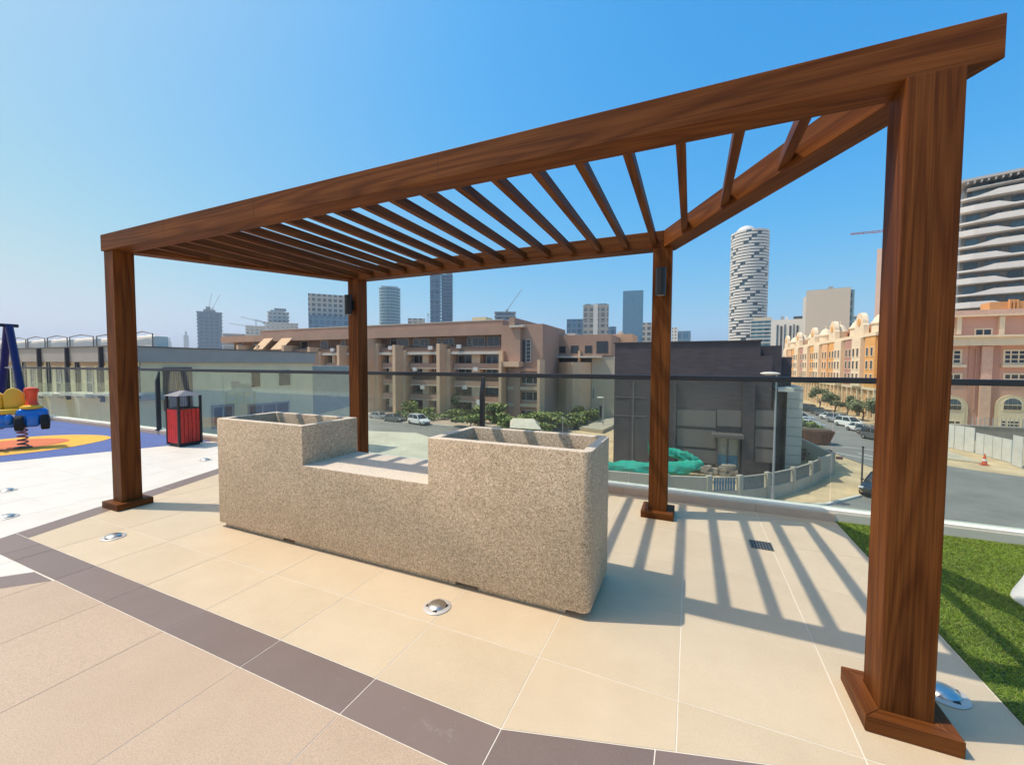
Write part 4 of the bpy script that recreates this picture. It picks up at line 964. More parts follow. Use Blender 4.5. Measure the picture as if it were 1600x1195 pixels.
# arched recesses
for xc, hw_ in ((1579, 27), (1487, 24)):
    c = f.sz(xc, 630)[0]; r = abs(f.sz(xc+hw_, 630)[0]-c); zs = f.sz(xc, 636)[1]
    def arch(rad, z0): return [(c-rad, z0), (c+rad, z0), (c+rad, zs)]+[(c+rad*math.cos(t), zs+rad*math.sin(t)) for t in [math.pi*k/18 for k in range(1, 18)]]+[(c-rad, zs)]
    m = MB(); m.prism_y(arch(r, GZ), RV-.35, RV-.01); m.build('arch_surround', flat('cream_arch', (.62, .50, .33), .85), parent=rb)
    m = MB(); m.prism_y(arch(r*.78, GZ), RV-.42, RV-.355); m.build('arch_field', flat('cream_field', (.68, .58, .40), .85), parent=rb)
    r2 = r*.60; zw = f.sz(xc, 641)[1]; zs2 = f.sz(xc, 632)[1]
    m = MB(); m.prism_y([(c-r2, zw), (c+r2, zw)]+[(c+r2*math.cos(t), zs2+r2*math.sin(t)) for t in [math.pi*k/18 for k in range(0, 19)]], RV-.50, RV-.425); o = m.build('arched_window', CRM, parent=rb)
    r3 = r2*.88
    for k in range(4):                                  # panes between mullions
        xa, xb = c-r3+2*r3*(k+.04)/4, c-r3+2*r3*(k+.96)/4
        tp = [(xb-(xb-xa)*t/5) for t in range(6)]
        pol = [(xa, zs2+.05), (xb, zs2+.05)]+[(x, zs2+math.sqrt(max(r3*r3-(x-c)**2, .02))) for x in tp]
        m = MB(); m.prism_y(pol, RV-.53, RV-.502); m.build('pane', BLUEGL, parent=o)
        m = MB(); m.prism_y([(xa, zw+.15), (xb, zw+.15), (xb, zs2-.12), (xa, zs2-.12)], RV-.53, RV-.502); m.build('pane', DARKGL, parent=o)
    ff = Fac(rb, 'v', RV-.425, -1); ff.win((xc-hw_*.62, 656, xc+hw_*.62, 668), CRM, DARKGL, 3, 2, fw=.2)
f.slab('downpipe', PINKD, (1521, 545, 1523, 640), .12, .3)

# ---- white wavy tower
wt = empty('wavy_tower', (at_d(1560, 560, 128).x, at_d(1560, 560, 128).y, GZ), 'white tower with wavy balcony bands behind the pink building', 'tower')
A = at_d(1488, 560, 120); Bp = at_d(1700, 560, 104); A.z = Bp.z = 0; dirn = (Bp-A).normalized(); nrm = Vector((dirn.y, -dirn.x, 0))
if nrm.dot(Vector((0, 0, 0))-A) < 0: nrm = -nrm
LT = (Bp-A).length
def wp(s, d, z): q = A+dirn*s+nrm*d; return (q.x, q.y, z)
def wbox(m, s0, s1, d0, d1, z0, z1): m.hexa([wp(s0, d0, z0), wp(s1, d0, z0), wp(s1, d1, z0), wp(s0, d1, z0), wp(s0, d0, z1), wp(s1, d0, z1), wp(s1, d1, z1), wp(s0, d1, z1)])
FH = 3.42; ztopw = 54.3
m = MB(); wbox(m, .6, LT, -26, -1.6, GZ, ztopw-1.2); m.build('core', flat('tower_wall', (.15, .155, .155), .7, 0, .1, .2), parent=wt)
WB = flat('tower_band', (.66, .64, .61), .55, 0, .05, .3)
k = 0; z = ztopw-5.2
while z > 14:
    up_ = k % 2 == 0; low, high = .5, 1.6
    prof = []
    S = [0, .12*LT, .22*LT, .30*LT, .42*LT, .52*LT, .62*LT, .72*LT, LT]
    for s in S:
        u = s/LT; t = min(1, max(0, (u-.16)/.12)); t = t*t*(3-2*t); hgt = low+(high-low)*(t if up_ else (1-min(1, max(0, (u-.30)/.12))))
        prof.append((s, hgt))
    m = MB(); P = []
    for s, hgt in prof:
        dd_ = 1.6 if s > .5 else .9
        P += [wp(s, dd_, z), wp(s, dd_+.0, z+hgt), wp(s, dd_-.35, z+hgt), wp(s, dd_-.35, z+.3), wp(s, -1.55, z+.3), wp(s, -1.55, z)]
    nn = 6; K = len(prof)
    m.add(P, [(i*nn+j, i*nn+(j+1) % nn, (i+1)*nn+(j+1) % nn, (i+1)*nn+j) for i in range(K-1) for j in range(nn)]+[tuple(range(nn)), tuple(range((K-1)*nn, K*nn))])
    m.build('balcony_band', WB, parent=wt)
    for q in range(int(LT/4.2)):
        m = MB(); s = 1.4+q*4.2; wbox(m, s, s+2.7, -1.59, -1.45, z+.45, z+2.9); m.build('window', BLUEGL if (q+k) % 3 else DARKGL, parent=wt)
    z -= FH; k += 1
for zq in (ztopw-4.6, ztopw-1.8):
    for q in range(int(LT/4.2)):
        m = MB(); s = 2.4+q*4.2; wbox(m, s, s+2.9, -1.59, -1.3, zq+.2, zq+2.3); m.build('window', BLUEGL, parent=wt)
m = MB(); wbox(m, 1.2, LT, -1.5, 1.2, ztopw-2.3, ztopw-2.05); m.build('balcony_band', WB, parent=wt)
m = MB(); wbox(m, 0, LT, -26, 1.9, ztopw-.2, ztopw+.5); m.build('roof_slab', flat('tower_roof', (.40, .40, .40), .7), parent=wt)
for q in range(int(LT/1.3)):
    m = MB(); s = 1+q*1.3; wbox(m, s, s+.35, .2, 1.8, ztopw-.9, ztopw-.205); m.build('roof_fin', flat('tower_roof', (.40, .40, .40), .7), parent=wt)

# ---- distant towers
def tower(name, label, x0, x1, ytop, Y, mat, depth=None, rot=0., cat='tower', group='distant towers', round_=False, slabs=None, crown=None, base_y=540):
    xc = (x0+x1)/2; c = at_d(xc, 568, Y); top = at_d(xc, ytop, Y).z; bear = math.atan((800-xc)/F); W = (x1-x0)/F*Y*math.cos(bear); D = depth or W*.8
    t = empty(name, (c.x, c.y, GZ), label, cat, group, rz=CAMR+bear+rot); H = top-GZ
    m = MB()
    if round_: m.lathe((0, 0, 0), [(W/2, 0), (W/2, H)], 40)
    else: m.box(-W/2, W/2, -D/2, D/2, 0, H)
    m.build('core', mat, parent=t, world=False, smooth=round_)
    if slabs:
        fh, pr, smat = slabs; m = MB(); z = H
        zmin = max(0, H-(base_y-ytop)/F*Y*1.15)
        while z > zmin:
            if round_: m.lathe((0, 0, z-fh*.32), [(W/2*.9, 0), (W/2+pr, 0), (W/2+pr, fh*.32), (W/2*.9, fh*.32)], 40)
            else: m.box(-W/2-pr, W/2+pr, -D/2-pr, D/2+pr, z-fh*.25, z)
            z -= fh
        tag(m.build('floor_slabs', smat, parent=t, world=False, smooth=round_), kind='stuff')
    if crown:
        for (a, b, h0, h1, cm_) in crown:
            m = MB(); m.box(-W/2+W*a, -W/2+W*b, -D/4, D/4, H+.01+h0, H+h1); m.build('crown', cm_, parent=t, world=False)
    return t, W, D, H
GT = lambda n, g, fr, **k: grid_mat(n, g, fr, **k)
SLW = flat('slab_white', (.62, .61, .57), .6, 0, .05); SLBL = flat('slab_blue', (.07, .145, .23), .6, 0, .08); SLTL = flat('slab_teal', (.24, .38, .43), .6, 0, .08)
SLG = flat('slab_grey', (.30, .32, .34), .6, 0, .08)
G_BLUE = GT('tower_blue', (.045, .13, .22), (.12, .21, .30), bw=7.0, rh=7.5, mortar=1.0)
G_TEAL = GT('tower_teal', (.045, .14, .19), (.16, .28, .33), bw=5.5, rh=5.2, mortar=1.0)
G_CONS = GT('tower_raw', (.045, .095, .16), (.12, .19, .28), bw=9.0, rh=7.5, mortar=1.8)
G_BEIGE = GT('tower_beige', (.10, .125, .14), (.44, .40, .34), bw=6.5, rh=6.5, mortar=1.3)
G_WHITE = GT('tower_whitegrid', (.05, .07, .09), (.62, .61, .58), bw=3.2, rh=3.4, mortar=1.0)
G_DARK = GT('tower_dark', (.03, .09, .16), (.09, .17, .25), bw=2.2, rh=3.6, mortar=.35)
G_PALE = GT('tower_pale', (.20, .26, .29), (.58, .57, .53), bw=6.0, rh=5.5, mortar=1.6)
CONCG = flat('raw_concrete', (.36, .35, .33), .85, 0, .1, .05)
STEEL = flat('crane_steel', (.40, .37, .34), .6, 0, .1); CRRED = flat('crane_red', (.48, .10, .07), .6)
def crane(label, px, py, Y, jib, mat=STEEL, mast_to=None, wdt=1.3):
    """mast and luffing jib drawn as lattice tubes; jib = list of screen points at the same distance"""
    b0_ = at_d(px, py, Y); t = empty('tower_crane', tuple(b0_), label, 'crane', 'tower cranes')
    p = at_d(mast_to[0], mast_to[1], Y); m = MB()
    right = _r0*wdt*.5
    for s in (-1, 1): m.cyl(b0_+right*s, p+right*s, wdt*.14, n=5)
    n_ = max(3, int((p-b0_).length/(wdt*2)))
    for k in range(n_): a = b0_.lerp(p, k/n_); b = b0_.lerp(p, (k+1)/n_); m.cyl(a+right*(1 if k % 2 else -1), b-right*(1 if k % 2 else -1), wdt*.1, n=4)
    m.build('mast', mat, parent=t)
    q0 = at_d(*jib[0], Y); q1 = at_d(*jib[1], Y); m = MB(); off = (q1-q0).cross(_fw).normalized()*wdt*.45
    for s in (-1, 1): m.cyl(q0+off*s, q1+off*s*.5, wdt*.14, n=5)
    n_ = max(4, int((q1-q0).length/(wdt*2.2)))
    for k in range(n_): a = q0.lerp(q1, k/n_); b = q0.lerp(q1, (k+1)/n_); sg = 1 if k % 2 else -1; m.cyl(a+off*sg*.9, b-off*sg*.9, wdt*.1, n=4)
    m.build('jib', mat, parent=t)
    m = MB(); c = q0; m.box(c.x-wdt, c.x+wdt, c.y-wdt, c.y+wdt, c.z-wdt*1.2, c.z+wdt*.6); m.build('cab', mat, parent=t)
    return t
# left group
tower('construction_tower', 'blue grey unfinished tower topped by cranes, leftmost on the skyline', 311, 348, 489, 900, G_CONS, slabs=(7.5, 1.6, SLBL), crown=((.25, .75, 0, 6, CONCG), (.35, .55, 6, 12, CONCG)))
crane('thin crane leaning left on the leftmost unfinished tower', 325, 489, 900, ((326, 483), (331, 458)), mast_to=(326, 481))
crane('thin crane leaning right on the leftmost unfinished tower', 332, 489, 900, ((332, 482), (344, 460)), mast_to=(332, 481))
tower('construction_block', 'unfinished concrete block with cranes left of the beige glass tower', 421, 452, 489, 620, G_PALE, slabs=(5.5, 1.2, SLW), crown=((.1, .8, 0, 3, SLW), (.3, .9, 3, 6, CONCG)))
tower('construction_podium', 'wide unfinished podium below the cranes', 418, 466, 506, 600, G_PALE, slabs=(5.0, 1.0, SLW))
tower('construction_podium', 'low unfinished building under the long crane jibs', 386, 416, 510, 640, G_PALE, slabs=(4.5, 1.2, SLW))
tower('low_block', 'low grey block at the left end of the brown apartments', 350, 386, 522, 640, SLG, slabs=(4.5, 1.2, SLW))
crane('upper long jib crane over the low unfinished building', 400, 512, 640, ((412, 504), (376, 495)), mast_to=(400, 500))
crane('lower long jib crane over the low unfinished building', 390, 516, 640, ((396, 511), (357, 505)), mast_to=(390, 508))
crane('short crane beside the unfinished concrete block', 414, 512, 640, ((420, 505), (398, 499)), mast_to=(414, 502))
tower('glass_tower', 'wide beige framed glass tower behind the left back post', 485, 552, 465, 560, G_BEIGE, crown=((0, 1, 0, 1.5, SLG),))
tower('blue_podium', 'blue glass podium at the foot of the wide beige tower', 486, 552, 497, 545, G_BLUE)
tower('round_tower', 'rounded teal tower with white slabs right of the left back post', 594, 626, 452, 700, G_TEAL, round_=True, slabs=(5.2, .9, SLTL), crown=((.1, .9, 0, 3, SLW),))
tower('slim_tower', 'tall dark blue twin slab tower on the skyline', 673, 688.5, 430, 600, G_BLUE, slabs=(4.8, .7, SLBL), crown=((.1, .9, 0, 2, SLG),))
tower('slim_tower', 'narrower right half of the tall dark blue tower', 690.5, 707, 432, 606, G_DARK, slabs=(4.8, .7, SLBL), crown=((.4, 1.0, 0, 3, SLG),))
tower('low_block', 'low beige blocks behind the brown roof', 638, 664, 499, 520, G_BEIGE)
crane('thin upright crane behind the brown roof', 669, 504, 520, ((669, 492), (668, 488)), mast_to=(669, 492), wdt=.9)
tower('construction_block', 'unfinished frame with a luffing crane behind the brown roof', 774, 804, 489, 420, G_CONS, slabs=(4.0, 1.0, SLG))
crane('luffing crane with raised jib above the brown roof', 791, 490, 420, ((792, 485), (815, 452)), mast_to=(791, 484), wdt=1.0)
tower('blue_block', 'plain blue glass block left of the twin grey tower', 885, 911, 500, 560, G_BLUE)
t_, W_, D_, H_ = tower('twin_tower', 'grey and white tower with a pale central strip', 911, 949, 479, 480, G_BEIGE, slabs=(3.6, .5, SLG), crown=((.05, .3, 0, 2, SLG), (.55, .95, 0, 2, SLG)))
m = MB(); m.box(-W_*.10, W_*.08, -D_/2-1.5, D_/2, 0, H_+1); m.build('white_strip', SLW, parent=t_, world=False)
tower('blue_block', 'low blue block right of the twin grey tower', 949, 962, 511, 560, G_BLUE)
tower('small_block', 'tiny far block beside the brown corner mass', 846, 851, 512, 700, G_BLUE)
tower('glass_slab', 'slim mirrored blue glass tower left of the right back post', 972, 1003, 457, 620, grid_mat('mirror_glass', (.07, .19, .29), (.09, .21, .31), bw=3, rh=4, mortar=.15, var=.08, rough=.08, spec=1.0))
tower('low_block', 'pale low block at the right foot of the mirrored tower', 1003, 1019, 505, 500, G_BEIGE)
tower('low_block', 'white low block just right of the right back post', 1049, 1058, 512, 430, G_WHITE)
tower('blue_block', 'blue low block right of the right back post', 1056, 1078, 518, 430, G_BLUE)
# round white tower with staggered balcony bands
xc, Y = 1166, 450; c = at_d(xc, 568, Y); H = at_d(xc, 368, Y).z-GZ; Wr = 59/F*Y/2*.88
rt = empty('banded_tower', (c.x, c.y, GZ), 'tall round white banded tower with a domed top', 'tower', 'distant towers', rz=CAMR)
m = MB(); m.lathe((0, 0, 0), [(Wr*.93, 0), (Wr*.93, H)], 44); m.build('core', flat('band_glass', (.06, .10, .13), .15, 0, .2, .1), parent=rt, world=False, smooth=True)
m = MB(); z = H; k = 0
while z > 0:
    n_ = 44; r0_, r1_ = Wr*.90, Wr
    for j in range(n_):
        ph = (j/n_*4+k*.15+(.5 if k % 5 == 0 else 0)) % 1.0
        if ph < .16: continue
        a0, a1 = 2*math.pi*j/n_, 2*math.pi*(j+1)/n_
        P = [(r*math.cos(a), r*math.sin(a), zz_) for zz_ in (z-2.0, z) for (r, a) in ((r0_, a0), (r1_, a0), (r1_, a1), (r0_, a1))]
        m.add(P, [(0, 3, 2, 1), (4, 5, 6, 7), (1, 2, 6, 5), (0, 1, 5, 4), (2, 3, 7, 6)])
    z -= 3.1; k += 1
tag(m.build('balcony_bands', SLW, parent=rt, world=False), kind='stuff')
m = MB(); m.ball((-Wr*.25, 0, H-1), (Wr*.55, Wr*.6, 9), 20, 10); m.build('dome', SLW, parent=rt, world=False, smooth=True)
m = MB(); m.ball((Wr*.65, 0, H-2), (Wr*.32, Wr*.4, 6), 16, 8); m.build('side_dome', SLW, parent=rt, world=False, smooth=True)
tower('curved_block', 'pale banded block at the foot of the round white tower', 1172, 1205, 501, 380, G_TEAL, slabs=(3.4, .9, SLW), crown=((.1, .95, 0, 2.4, CRM),))
t_, W_, D_, H_ = tower('white_block', 'white block with dark vertical window strips', 1203, 1252, 501, 330, SLW, crown=((.3, .4, 0, 3, SLG), (.45, .52, 0, 3, SLW), (.7, 1., 0, 2.5, DKFR)))
for k, (a, b) in enumerate(((.18, .24), (.30, .36), (.42, .47), (.58, .64), (.70, .74), (.80, .86))):
    m = MB(); m.box(-W_/2+W_*a, -W_/2+W_*b, -D_/2-.4, -D_/2+.1, 0, H_-4-(k % 2)); m.build('window_strip', DARKGL if k % 2 else BLUEGL, parent=t_, world=False)
t_, W_, D_, H_ = tower('blank_tower', 'plain taupe blank walled tower above the ornate roofs', 1256, 1323, 456, 300, flat('taupe_wall', (.52, .46, .38), .85, 0, .04, .02), crown=((.0, 1., 0, 1.0, SLG), (.5, .62, 1.0, 2.6, SLG)))
m = MB(); m.box(W_/2+.02, W_/2+2.2, -D_/2+1, D_/2-1, 0, H_-1.5); m.build('glass_edge', G_TEAL, parent=t_, world=False)
m = MB(); m.box(-W_/2-1.8, -W_/2-.02, -D_/2+1, D_/2-1, 0, H_-4); m.build('balcony_edge', SLW, parent=t_, world=False)
tower('white_block', 'pale towers peeking between the blank tower and the pink tower', 1324, 1350, 494, 340, G_TEAL, slabs=(3.5, .6, SLW))
tower('pink_tower', 'plain pink tower half hidden by the right front post', 1363, 1420, 391, 230, flat('tower_pink', (.66, .46, .36), .85, 0, .04, .05), crown=((.3, .6, 0, 2, SLG),))
crane('red crane jib reaching left from behind the right front post', 1386, 392, 230, ((1392, 360), (1329, 366)), CRRED, mast_to=(1392, 360), wdt=1.3)
# faint far towers in the haze
for x, w, yt, lb in ((246, 8, 531, 'faint far tower, left of three between the left post and the unfinished tower'), (263, 6, 534, 'faint far tower, middle of three between the left post and the unfinished tower'), (288, 8, 524, 'faint far tower, right of three between the left post and the unfinished tower')):
    tower('far_tower', lb, x, x+w, yt, 2300, flat('far_grey', (.34, .36, .38), .8), group='faint far towers', crown=((.3, .7, 0, 22, SLG),))

# ================================================================== vehicles
def make_car(kind, paint, label, group):
    """local: +x forward, origin on the ground under the middle"""
    t = empty('parked_car', (0, 0, 0), label, 'car', group)
    if kind == 'suv': Lc, Wc, Hc, belt, hood = 4.8, 1.9, 1.75, 1.08, 1.05; cab = (-2.25, -2.0, .35, 1.15)
    elif kind == 'sedan': Lc, Wc, Hc, belt, hood = 4.6, 1.8, 1.42, .92, .88; cab = (-1.75, -1.0, .25, 1.05)
    else: Lc, Wc, Hc, belt, hood = 4.1, 1.75, 1.5, .95, .92; cab = (-1.95, -1.7, .3, 1.1)
    h = Lc/2
    st = [(-h, .55, .72, .62), (-h+.12, .30, belt-.08, .86), (-h+.7, .22, belt, .97), (-.4, .20, belt, 1.0), (.9, .20, belt-.01, 1.0), (h-1.0, .22, hood-.02, .98), (h-.25, .28, hood-.2, .88), (h, .42, hood-.35, .62)]
    m = MB(); P = []
    for x, zl, zh, wf in st:
        w = Wc/2*wf; zm = (zl+zh)/2
        P += [(x, -w*.86, zl), (x, -w, zl+.14), (x, -w, zm+.1), (x, -w*.93, zh-.03), (x, -w*.75, zh), (x, w*.75, zh), (x, w*.93, zh-.03), (x, w, zm+.1), (x, w, zl+.14), (x, w*.86, zl)]
    n = 10; K = len(st)
    m.add(P, [(i*n+j, i*n+(j+1) % n, (i+1)*n+(j+1) % n, (i+1)*n+j) for i in range(K-1) for j in range(n)]+[tuple(range(n)), tuple(range((K-1)*n, K*n))])
    m.build('body', paint, parent=t, world=False, smooth=True)
    a0, a1, a2, a3 = cab; w0, w1 = Wc/2*.90, Wc/2*.70
    def cabin(e, zt, zb_):
        return [(a0+e, -w0, zb_), (a3-e, -w0, zb_), (a3-e, w0, zb_), (a0+e, w0, zb_), (a1+e, -w1, zt), (a2-e, -w1, zt), (a2-e, w1, zt), (a1+e, w1, zt)]
    m = MB(); m.hexa(cabin(0, Hc-.06, belt-.05)); m.build('windows', DARKGL, parent=t, world=False, bevel=.06, seg=2, smooth=True)
    m = MB(); m.box(a1-.02, a2+.02, -w1-.02, w1+.02, Hc-.075, Hc); m.build('roof', paint, parent=t, world=False, bevel=.03, seg=2, smooth=True)
    for s in (-1, 1):                                   # pillars
        m = MB()
        for xb, xt in ((a0+.05, a1+.05), (a3-.05, a2-.02), ((a0+a3)/2, (a1+a2)/2)): m.cyl((xb, s*w0*1.0, belt-.02), (xt, s*(w1+.01), Hc-.05), .045, n=5)
        m.build('pillar', paint, parent=t, world=False)
        for x in (-h+.82, h-.88):
            m = MB(); m.cyl((x, s*(Wc/2-.20), .33), (x, s*(Wc/2+.012), .33), .33, n=18); w = m.build('wheel', TYRE, parent=t, world=False, bevel=.02, seg=1, smooth=True)
            m = MB(); m.cyl((x, s*(Wc/2+.013), .33), (x, s*(Wc/2+.03), .33), .20, n=12); m.build('rim', flat('alloy', (.45, .45, .46), .3, .8), parent=w, world=False)
        m = MB(); m.box(h-.30, h-.06, s*Wc*.36-.16, s*Wc*.36+.16, hood-.36, hood-.22); m.build('headlight', flat('headlight', (.75, .76, .78), .1), parent=t, world=False, bevel=.03)
        m = MB(); m.box(-h+.0, -h+.10, s*Wc*.37-.13, s*Wc*.37+.13, belt-.32, belt-.14); m.build('tail_light', flat('tail_red', (.35, .01, .01), .2), parent=t, world=False, bevel=.02)
        m = MB(); m.box(a3-.15, a3+.03, s*(Wc/2+.05)-.09, s*(Wc/2+.05)+.09, belt, belt+.14); m.build('mirror', paint, parent=t, world=False, bevel=.02)
    m = MB(); m.box(h-.10, h+.02, -.5, .5, .36, .52); m.build('grille', BLACK, parent=t, world=False, bevel=.02)
    return t
def carpaint(n, c, metal=0): 
    m = flat(n, c, .3, metal, .03); m.node_tree.nodes['Principled BSDF'].inputs['Coat Weight'].default_value = .7; return m
PW_ = carpaint('car_white', (.78, .78, .77)); PS_ = carpaint('car_silver', (.42, .44, .47), .5); PK_ = carpaint('car_black', (.012, .012, .014)); PG_ = carpaint('car_grey', (.14, .15, .16), .3)
PROTO = {}
def park(kind, paint, x, y, rz, label, group):
    key = (kind, paint.name)
    if key not in PROTO: t = make_car(kind, paint, label, group); PROTO[key] = t
    else: t = copy_tree(PROTO[key]); tag(t, label, 'car', group)
    t.location = (x, y, GZ+.005); t.rotation_euler = (0, 0, rz); return t
ROW = 'cars parked along the far side of the east road'
# nose-in row along the east kerb, nearest first
row = [((1372, 690), 'suv', PG_, 'grey car half hidden behind the right front post'), ((1358, 681), 'hatch', PS_, 'silver hatchback nearest the post in the parked row'), ((1343, 676), 'sedan', PW_, 'white car just left of the silver hatchback in the parked row'),
       ((1325, 668), 'suv', PW_, 'large white four wheel drive in the middle of the parked row'), ((1310, 662), 'suv', PS_, 'silver four wheel drive behind the large white one'), ((1297, 657), 'sedan', PW_, 'white car behind the silver four wheel drive'),
       ((1287, 651.5), 'sedan', PG_, 'dark grey car in the far half of the parked row'), ((1277, 648), 'hatch', PK_, 'black hatchback far along the parked row'), ((1263, 644), 'suv', PK_, 'black four wheel drive farthest along the parked row')]
for (px, py), kd, pt, lb in row:
    p = at_z(px, py, GZ); park(kd, pt, p.x+.6, p.y+1.2, R(-62), lb, ROW)
for (px, py), kd, pt, lb in (((1263, 660), 'suv', PW_, 'white car farthest back beside the pale annex'), ((1270, 666), 'sedan', PW_, 'white car in the middle of the three beside the pale annex'), ((1278, 671), 'sedan', PW_, 'white car nearest the brown skip beside the pale annex')):
    p = at_z(px, py, GZ); park(kd, pt, p.x-1.0, p.y+1.5, R(15), lb, 'cars parked behind the pale annex')
p = at_z(1384, 778, GZ); park('suv', PK_, p.x+.2, p.y+1.2, R(-125), 'black car on the near street cut off by the right front post', 'cars on the near street')
p = at_z(648, 664, GZ); park('suv', PW_, p.x, p.y+1.2, R(-18), 'white four wheel drive with dark windows in front of the brown block', 'cars before the brown block')
p = at_z(616, 660, GZ); park('sedan', PG_, p.x-1, p.y+1.2, R(-8), 'dark grey car left of the white four wheel drive', 'cars before the brown block')
p = at_z(586, 656, GZ); park('sedan', PS_, p.x, p.y+1.2, R(-5), 'silver car beside the left back post', 'cars before the brown block')

# ================================================================== plants
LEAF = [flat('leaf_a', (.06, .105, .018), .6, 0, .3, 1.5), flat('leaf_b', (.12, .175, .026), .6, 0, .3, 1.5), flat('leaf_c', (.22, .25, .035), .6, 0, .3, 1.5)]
DUSTY = [flat('dusty_a', (.10, .13, .05), .7, 0, .3, 1.5), flat('dusty_b', (.16, .18, .08), .7, 0, .3, 1.5), flat('dusty_c', (.22, .21, .11), .7, 0, .3, 1.5)]
BARK = flat('bark', (.13, .09, .06), .9, 0, .3, 4)
def leaves(c, rad, n, size, rnd, lobes=7):
    m = MB(); L = [(Vector((rnd.gauss(0, .45)*rad[0], rnd.gauss(0, .45)*rad[1], rnd.uniform(-.5, .75)*rad[2])), rnd.uniform(.32, .55)) for _ in range(lobes)]
    for _ in range(n):
        lc, lr = rnd.choice(L)
        v = Vector((rnd.gauss(0, 1), rnd.gauss(0, 1), rnd.gauss(0, 1))).normalized()*(rnd.random()**.45)*lr
        p = Vector(c)+lc+Vector((v.x*rad[0], v.y*rad[1], v.z*rad[2])); s = size*rnd.uniform(.55, 1.3)
        a = Vector((rnd.gauss(0, 1), rnd.gauss(0, 1), rnd.gauss(0, .6))).normalized(); b = a.orthogonal().normalized()
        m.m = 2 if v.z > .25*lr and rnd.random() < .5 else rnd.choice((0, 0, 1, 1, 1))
        m.add([p-a*s, p-b*s*.5, p+a*s, p+b*s*.5], [(0, 1, 2, 3)])
    return m
def plant(name, label, base, h, rad, n, size, mats, cat, group, seed, trunk=.12):
    rnd = random.Random(seed); t = empty(name, base, label, cat, group); b = Vector(base)
    cc = b+Vector((0, 0, h-rad[2]))
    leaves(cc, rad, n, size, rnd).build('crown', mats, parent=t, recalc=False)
    m = MB(); m.tube([b, b+Vector((.05*h, 0, h*.3)), cc-Vector((0, 0, rad[2]*.3))], [trunk, trunk*.8, trunk*.5], 7)
    for k in range(4):
        an = k*1.6+rnd.random(); m.tube([b+Vector((.03*h, 0, h*.3)), cc+Vector((math.cos(an)*rad[0]*.5, math.sin(an)*rad[1]*.5, rnd.uniform(-.1, .4)*rad[2]))], [trunk*.5, trunk*.15], 5)
    m.build('trunk', BARK, parent=t, recalc=False); return t
def at_g(px, py): return tuple(at_z(px, py, GZ))
HG = 'shrubs in front of the brown block'
for k, (px, py, top, w, mt, lb) in enumerate(((640, 650, 629, 26, 0, 'dark round shrub behind the white four wheel drive'), (717, 650, 619, 42, 1, 'tall yellow green shrub left of the balustrade support'), (770, 662, 632, 34, 0, 'dark shrub just right of the balustrade support'), (735, 668, 645, 48, 1, 'bright low shrub left of the balustrade support'),
        (690, 655, 640, 50, 0, 'low dark hedge clump behind the street sign'), (800, 672, 648, 52, 1, 'bright shrub behind the planter, left of the pale canopy'), (832, 672, 645, 46, 1, 'bright shrub above the pale canopy'), (862, 670, 648, 50, 0, 'dark shrub right of the pale canopy'), (890, 668, 640, 46, 0, 'dark broad shrub below the curved stone bay'), (915, 662, 634, 38, 0, 'dark shrub farthest right below the stone wing'), (655, 656, 644, 40, 0, 'low hedge clump nearest the white car'), (845, 680, 662, 40, 1, 'low bright shrub right beside the pale canopy'))):
    b = at_g(px, py); Y = (Vector(b)-CAMP).dot(_fw); h = (py-top)/F*Y; r = w/F*Y/2
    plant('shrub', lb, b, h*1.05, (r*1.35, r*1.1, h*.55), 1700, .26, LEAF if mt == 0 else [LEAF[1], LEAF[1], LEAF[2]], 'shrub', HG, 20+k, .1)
ET = 'trees along the east road'
for k, (px, py, top, w, lb) in enumerate(((1352, 662, 621, 50, 'broad dusty street tree beside the right front post'), (1325, 656, 622, 34, 'dusty street tree left of the broad one'), (1303, 648, 618, 26, 'thin dusty street tree by the rose coloured bay'), (1262, 640, 606, 30, 'yellowish street tree by the pale annex'), (1385, 668, 630, 40, 'dusty street tree hidden by the right front post'), (1285, 644, 612, 22, 'small dusty street tree in the middle of the row'))):
    b = at_g(px, py); b = (b[0]+2.2, b[1], GZ); Y = (Vector(b)-CAMP).dot(_fw); h = (py-top)/F*Y; r = w/F*Y/2
    plant('street_tree', lb, b, h, (r, r*.9, h*.36), 1100, .26, DUSTY, 'tree', ET, 60+k, .16)
b = at_g(948, 640); plant('street_tree', 'small dark tree by the pale wall beyond the stone wing', (b[0], b[1]+14, GZ), 7.5, (1.3, 1.3, 1.7), 500, .28, LEAF, 'tree', ET, 90, .14)
b = at_g(478, 660); plant('shrub', 'yellowish shrub between the villa and the brown block', b, 6.2, (4, 3, 2.6), 900, .3, DUSTY, 'shrub', HG, 95, .1)
b = at_g(510, 662); plant('shrub', 'dusty shrub left of the left back post below the brown block', b, 4.6, (4, 3, 2.0), 900, .3, DUSTY, 'shrub', HG, 96, .1)

# ================================================================== street furniture
POLE = flat('galvanised', (.40, .41, .42), .5, .4, .08)
def lamp_post(label, px, py, ytop, arm, r=.09, z0=GZ):
    p = at_z(px, py, z0); Y = (p-CAMP).dot(_fw); h = (py-ytop)/F*Y
    t = empty('street_lamp', tuple(p), label, 'street lamp', 'street lamps')
    m = MB(); m.cyl(p, p+Vector((0, 0, h)), r, r*.65, n=12); m.build('pole', POLE, parent=t, smooth=True)
    m = MB(); m.cyl(p, p+Vector((0, 0, .5)), r*1.5, r*1.4, n=12); m.build('foot', POLE, parent=t)
    q = p+Vector((0, 0, h)); e = q-_r0*arm
    m = MB(); m.ball(tuple(q-_r0*arm*.5+Vector((0, 0, .02))), (arm*.62*abs(_r0.x)+.1, arm*.62*abs(_r0.y)+.22, .13), 16, 8); m.build('lamp_head', flat('lamp_head', (.62, .58, .48), .4), parent=t, smooth=True)
    return t
